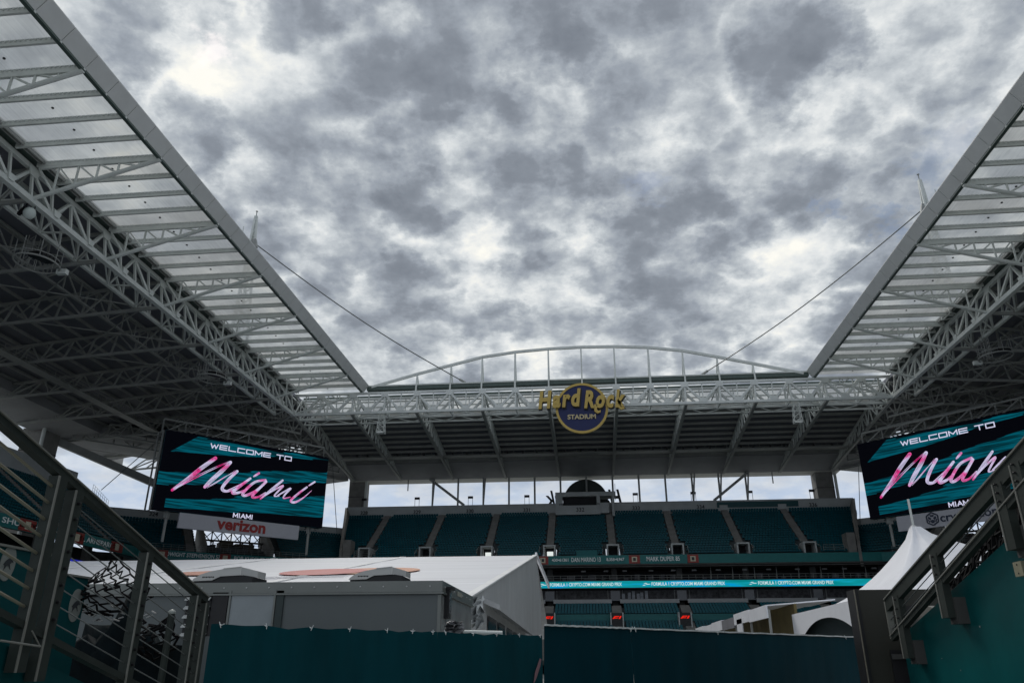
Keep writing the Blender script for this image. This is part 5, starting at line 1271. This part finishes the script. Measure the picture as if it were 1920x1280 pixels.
yd = 8.95; xa = PY(1601, 1105, yd).x; zt_ = PY(1601, 1105, yd).z
dr = thing('door_panel', 'tall dark brown door panel between the fence end and the right teal wall', 'door', (xa, yd, 0))
MB().box(xa + .035, PY(1790, 1107, yd).x, yd, yd + .25, 0, zt_).build('leaf', mat('brown_paint', (.028, .028, .022), .5, var=.12), dr)
MB().box(xa, xa + .032, yd - .02, yd + .27, 0, zt_ + .004).build('edge_seal', black, dr); MB().box(xa - .010, xa - .002, yd - .03, yd - .01, 0, zt_).build('edge_strip', mat('beige_strip', (.16, .15, .12), .5), dr)
c0 = PY(1668, 1218, yd - .01); MB().box(c0.x, c0.x + .5, yd - .02, yd - .005, 0, c0.z).build('dark_opening', black, dr)
c0 = PY(1672, 1229, yd - .03); MB().box(c0.x, c0.x + .35, yd - .04, yd - .022, c0.z - .03, c0.z + .02).build('lintel_strip', conc_d, dr)
c0 = PY(1692, 1135, yd - .01); MB().box(c0.x, c0.x + .35, yd - .02, yd - .005, c0.z - .08, c0.z).build('dark_opening', black, dr)
o = MB().hexa([PX(1706, 1186, 3.3), PX(1757, 1142, 3.3), PX(1757, 1142, 3.3) + V((.1, 0, 0)), PX(1706, 1186, 3.3) + V((.1, 0, 0)), PX(1700, 1168, 3.3), PX(1738, 1135, 3.3), PX(1738, 1135, 3.3) + V((.1, 0, 0)), PX(1700, 1168, 3.3) + V((.1, 0, 0))]).build('stair_tread', conc); tag(o, 'small pale concrete stair edge behind the right railing foot', 'stair')

# ------------------------------------------------------------------ left clutter
emb = mat('emblem_grey', (.22, .235, .22), .6)
def emblem(par, c, u, w, h):
    n = V(u).cross(ZUP).normalized(); u = V(u).normalized()
    q = MB(); q.prism([c + u * w * math.cos(a * math.pi / 14) + ZUP * h * math.sin(a * math.pi / 14) for a in range(28)], n * .006); e_ = q.build('round_emblem', emb, par)
    q = MB(); pts = [(-.62, -.1), (-.35, .12), (0, .28), (.35, .25), (.66, .05), (.4, .08), (.2, -.05), (.42, -.35), (.1, -.12), (-.2, -.18), (-.45, -.42), (-.42, -.15)]
    q.prism([c + n * .008 + u * w * a + ZUP * h * b for a, b in pts], n * .004); q.build('leaping_fish', txt_d, e_)
def barrier(P, Q, zt, label, marks):
    P, Q = V((P[0], P[1], 0)), V((Q[0], Q[1], 0)); r = thing('banner_barrier', label, 'barrier', tuple(P), 'teal banner barriers on the left'); u = (Q - P).normalized(); n = u.cross(ZUP).normalized(); L = (Q - P).length
    m = MB().hexa([P, Q, Q - n * .06, P - n * .06, P + ZUP * zt, Q + ZUP * zt, Q - n * .06 + ZUP * zt, P - n * .06 + ZUP * zt]); m.build('panel', teal_p, r)
    MB().beam(P + n * .0 + ZUP * (zt + .012), Q + ZUP * (zt + .012), .05, .02).build('top_bar', rail_l, r)
    for px, py, w, h in marks:
        c = PP(px, py, P + n * .003, n); emblem(r, c, u, w, h)
a1, a2 = PZ(-60, 1012, 2.62), PZ(118, 1046, 2.62)
barrier(a1, a2, 2.62, 'teal banner barrier with a pale round fish emblem at the far left behind the railing', [(14, 1055, .09, .15)])
c1 = PZ(120, 1078, 2.55); barrier(c1, PZ(166, 1085, 2.55), 2.55, 'narrow teal banner barrier with a pale round fish emblem seen between the railing posts', [(141, 1134, .10, .17)])
netm = mat('net_black', (.006, .006, .007), .8, spec=.1)
def net_thing(label, f, nu, nv, r_, wob, holes, seed):
    o = hex_net('mesh_net', f, nu, nv, r_, netm, None, wob, holes, seed); tag(o, label, 'net', 'black mesh nets'); return o
p00, p10, p11, p01 = PY(118, 1150, 8.6), PY(262, 1150, 8.4), PY(232, 1048, 8.6), PY(196, 1046, 8.9)
def bil(a, b, c, d, bul, dz=.12): 
    def f(u, v): return a.lerp(b, u).lerp(d.lerp(c, u), v) + V((0, -bul * math.sin(math.pi * min(1, max(0, u))) * math.sin(math.pi * v), -dz * math.sin(math.pi * u)))
    return f
net_thing('black mesh net with torn edge spread over the pile behind the left railing', bil(PY(122, 1140, 8.8), PY(285, 1120, 8.3), PY(218, 1040, 8.6), PY(132, 1092, 9.0), .35), 13, 11, .0085, .02, .02, 2)
net_thing('black net with large round holes hanging left of the grey bollard', bil(PY(246, 1210, 7.8), PY(330, 1212, 7.6), PY(326, 1150, 7.6), PY(255, 1148, 7.8), .25), 7, 9, .009, .008, .0, 6)
def heap(name, c, size, m_, label, cat, seed):
    rnd = random.Random(seed); mb = MB(); nu, nv = 24, 12; c = V(c)
    for j in range(nv + 1):
        for i in range(nu):
            th = 2 * math.pi * i / nu; ph_ = math.pi / 2 * j / nv; d = V((math.cos(th) * math.cos(ph_), math.sin(th) * math.cos(ph_), math.sin(ph_))); k = 1 + .45 * mnoise.noise(d * 2.2 + V((seed, 0, 0))) + .3 * mnoise.noise(d * 5 + V((0, seed, 0)))
            mb.v.append(tuple(c + V((d.x * size[0] * k, d.y * size[1] * k, d.z * size[2] * k))))
    for j in range(nv):
        for i in range(nu): mb.f.append((j * nu + i, j * nu + (i + 1) % nu, (j + 1) * nu + (i + 1) % nu, (j + 1) * nu + i))
    o = mb.build(name, m_, None, True); tag(o, label, cat); return o
sheet = mat('black_sheet', (.004, .008, .010), .8, var=.5, vscale=4, bump=.3, bscale=6, spec=.08)
c = PY(215, 1195, 9.2); heap('sheet_pile', (c.x, c.y, .2), (.95, .6, c.z - .02 - .2), sheet, 'heap of glossy black sheeting under the torn net', 'sheeting', 3)
c = PY(240, 1180, 8.9); m = MB(); rnd = random.Random(8)
for k in range(22):
    a = PY(rnd.uniform(160, 300), rnd.uniform(1135, 1165), 8.5); m.beam(a, a + V((rnd.uniform(-.09, .09), 0, rnd.uniform(-.03, .03))), .02, .012)
o = m.build('plastic_strip', mat('strip_white', (.3, .3, .3), .5, var=.4, vscale=5)); tag(o, 'pale torn plastic strips caught in the black sheeting', 'plastic strips'); o['kind'] = 'stuff'
hx_ = PY(288, 1225, 7.9); o = MB().box(hx_.x - .30, hx_.x + .16, 7.9, 8.5, 0, PY(288, 1208, 7.9).z).build('road_case', sheet); tag(o, 'black case below the net with round holes', 'case')
bo_ = PY(322, 1150, 7.5); r = thing('bollard', 'grey metal bollard with a pale cap behind the left railing', 'bollard', (bo_.x, 7.5, 0)); MB().tube((bo_.x, 7.5, 0), (bo_.x, 7.5, bo_.z), .032, 12).build('post', rail_m, r); MB().lathe((bo_.x, 7.5, bo_.z), [(.036, 0), (.036, .02), (.022, .035), (0, .042)], 12).build('cap', mat('cap_pale', (.3, .32, .3), .4), r)
cb = PY(362, 1190, 9.4); r = thing('cabinet', 'grey metal cabinet with dark letters left of the fabric fence', 'cabinet', (cb.x, 9.4, 0)); xa, xb = PY(318, 1240, 9.4).x, PY(398, 1240, 9.4).x
MB().box(xa, xb, 9.4, 9.9, 0, PY(362, 1192, 9.4).z).build('body', tr_m, r)
text('lettering', 'NS', .17, txt_d, (PY(333, 1266, 9.38).x, 9.39, PY(333, 1266, 9.38).z), EX, ZUP, r, offset=.008, extrude=.002)
# nets and cloth beside the right railing
net_thing('black ribbed mesh net bunched along the top of the right wall', bil(V((3.3, 8.3, wt(8.3) - .02)), V((3.3, 5.6, wt(5.6) - .02)), V((3.42, 5.6, blr(5.6) + .40)), V((3.42, 8.3, blr(8.3) + .30)), .0, 0), 36, 5, .013, .012, .0, 12)
net_thing('loose black net hanging behind the upper part of the right railing', bil(V((3.6, 8.2, blr(8.2) + .1)), V((3.6, 5.2, blr(5.2) + .1)), V((3.6, 5.2, blr(5.2) + .95)), V((3.6, 7.5, blr(7.5) + .55)), .1, 0), 22, 6, .011, .03, .05, 21)
c = V((3.75, 6.8, blr(6.8) + .15)); heap('cloth_bundle', c, (.10, .42, .42), mat('teal_cloth', (.02, .09, .09), .8, var=.5, vscale=3), 'dark teal cloth bundle tangled in the net on the right', 'cloth', 14)
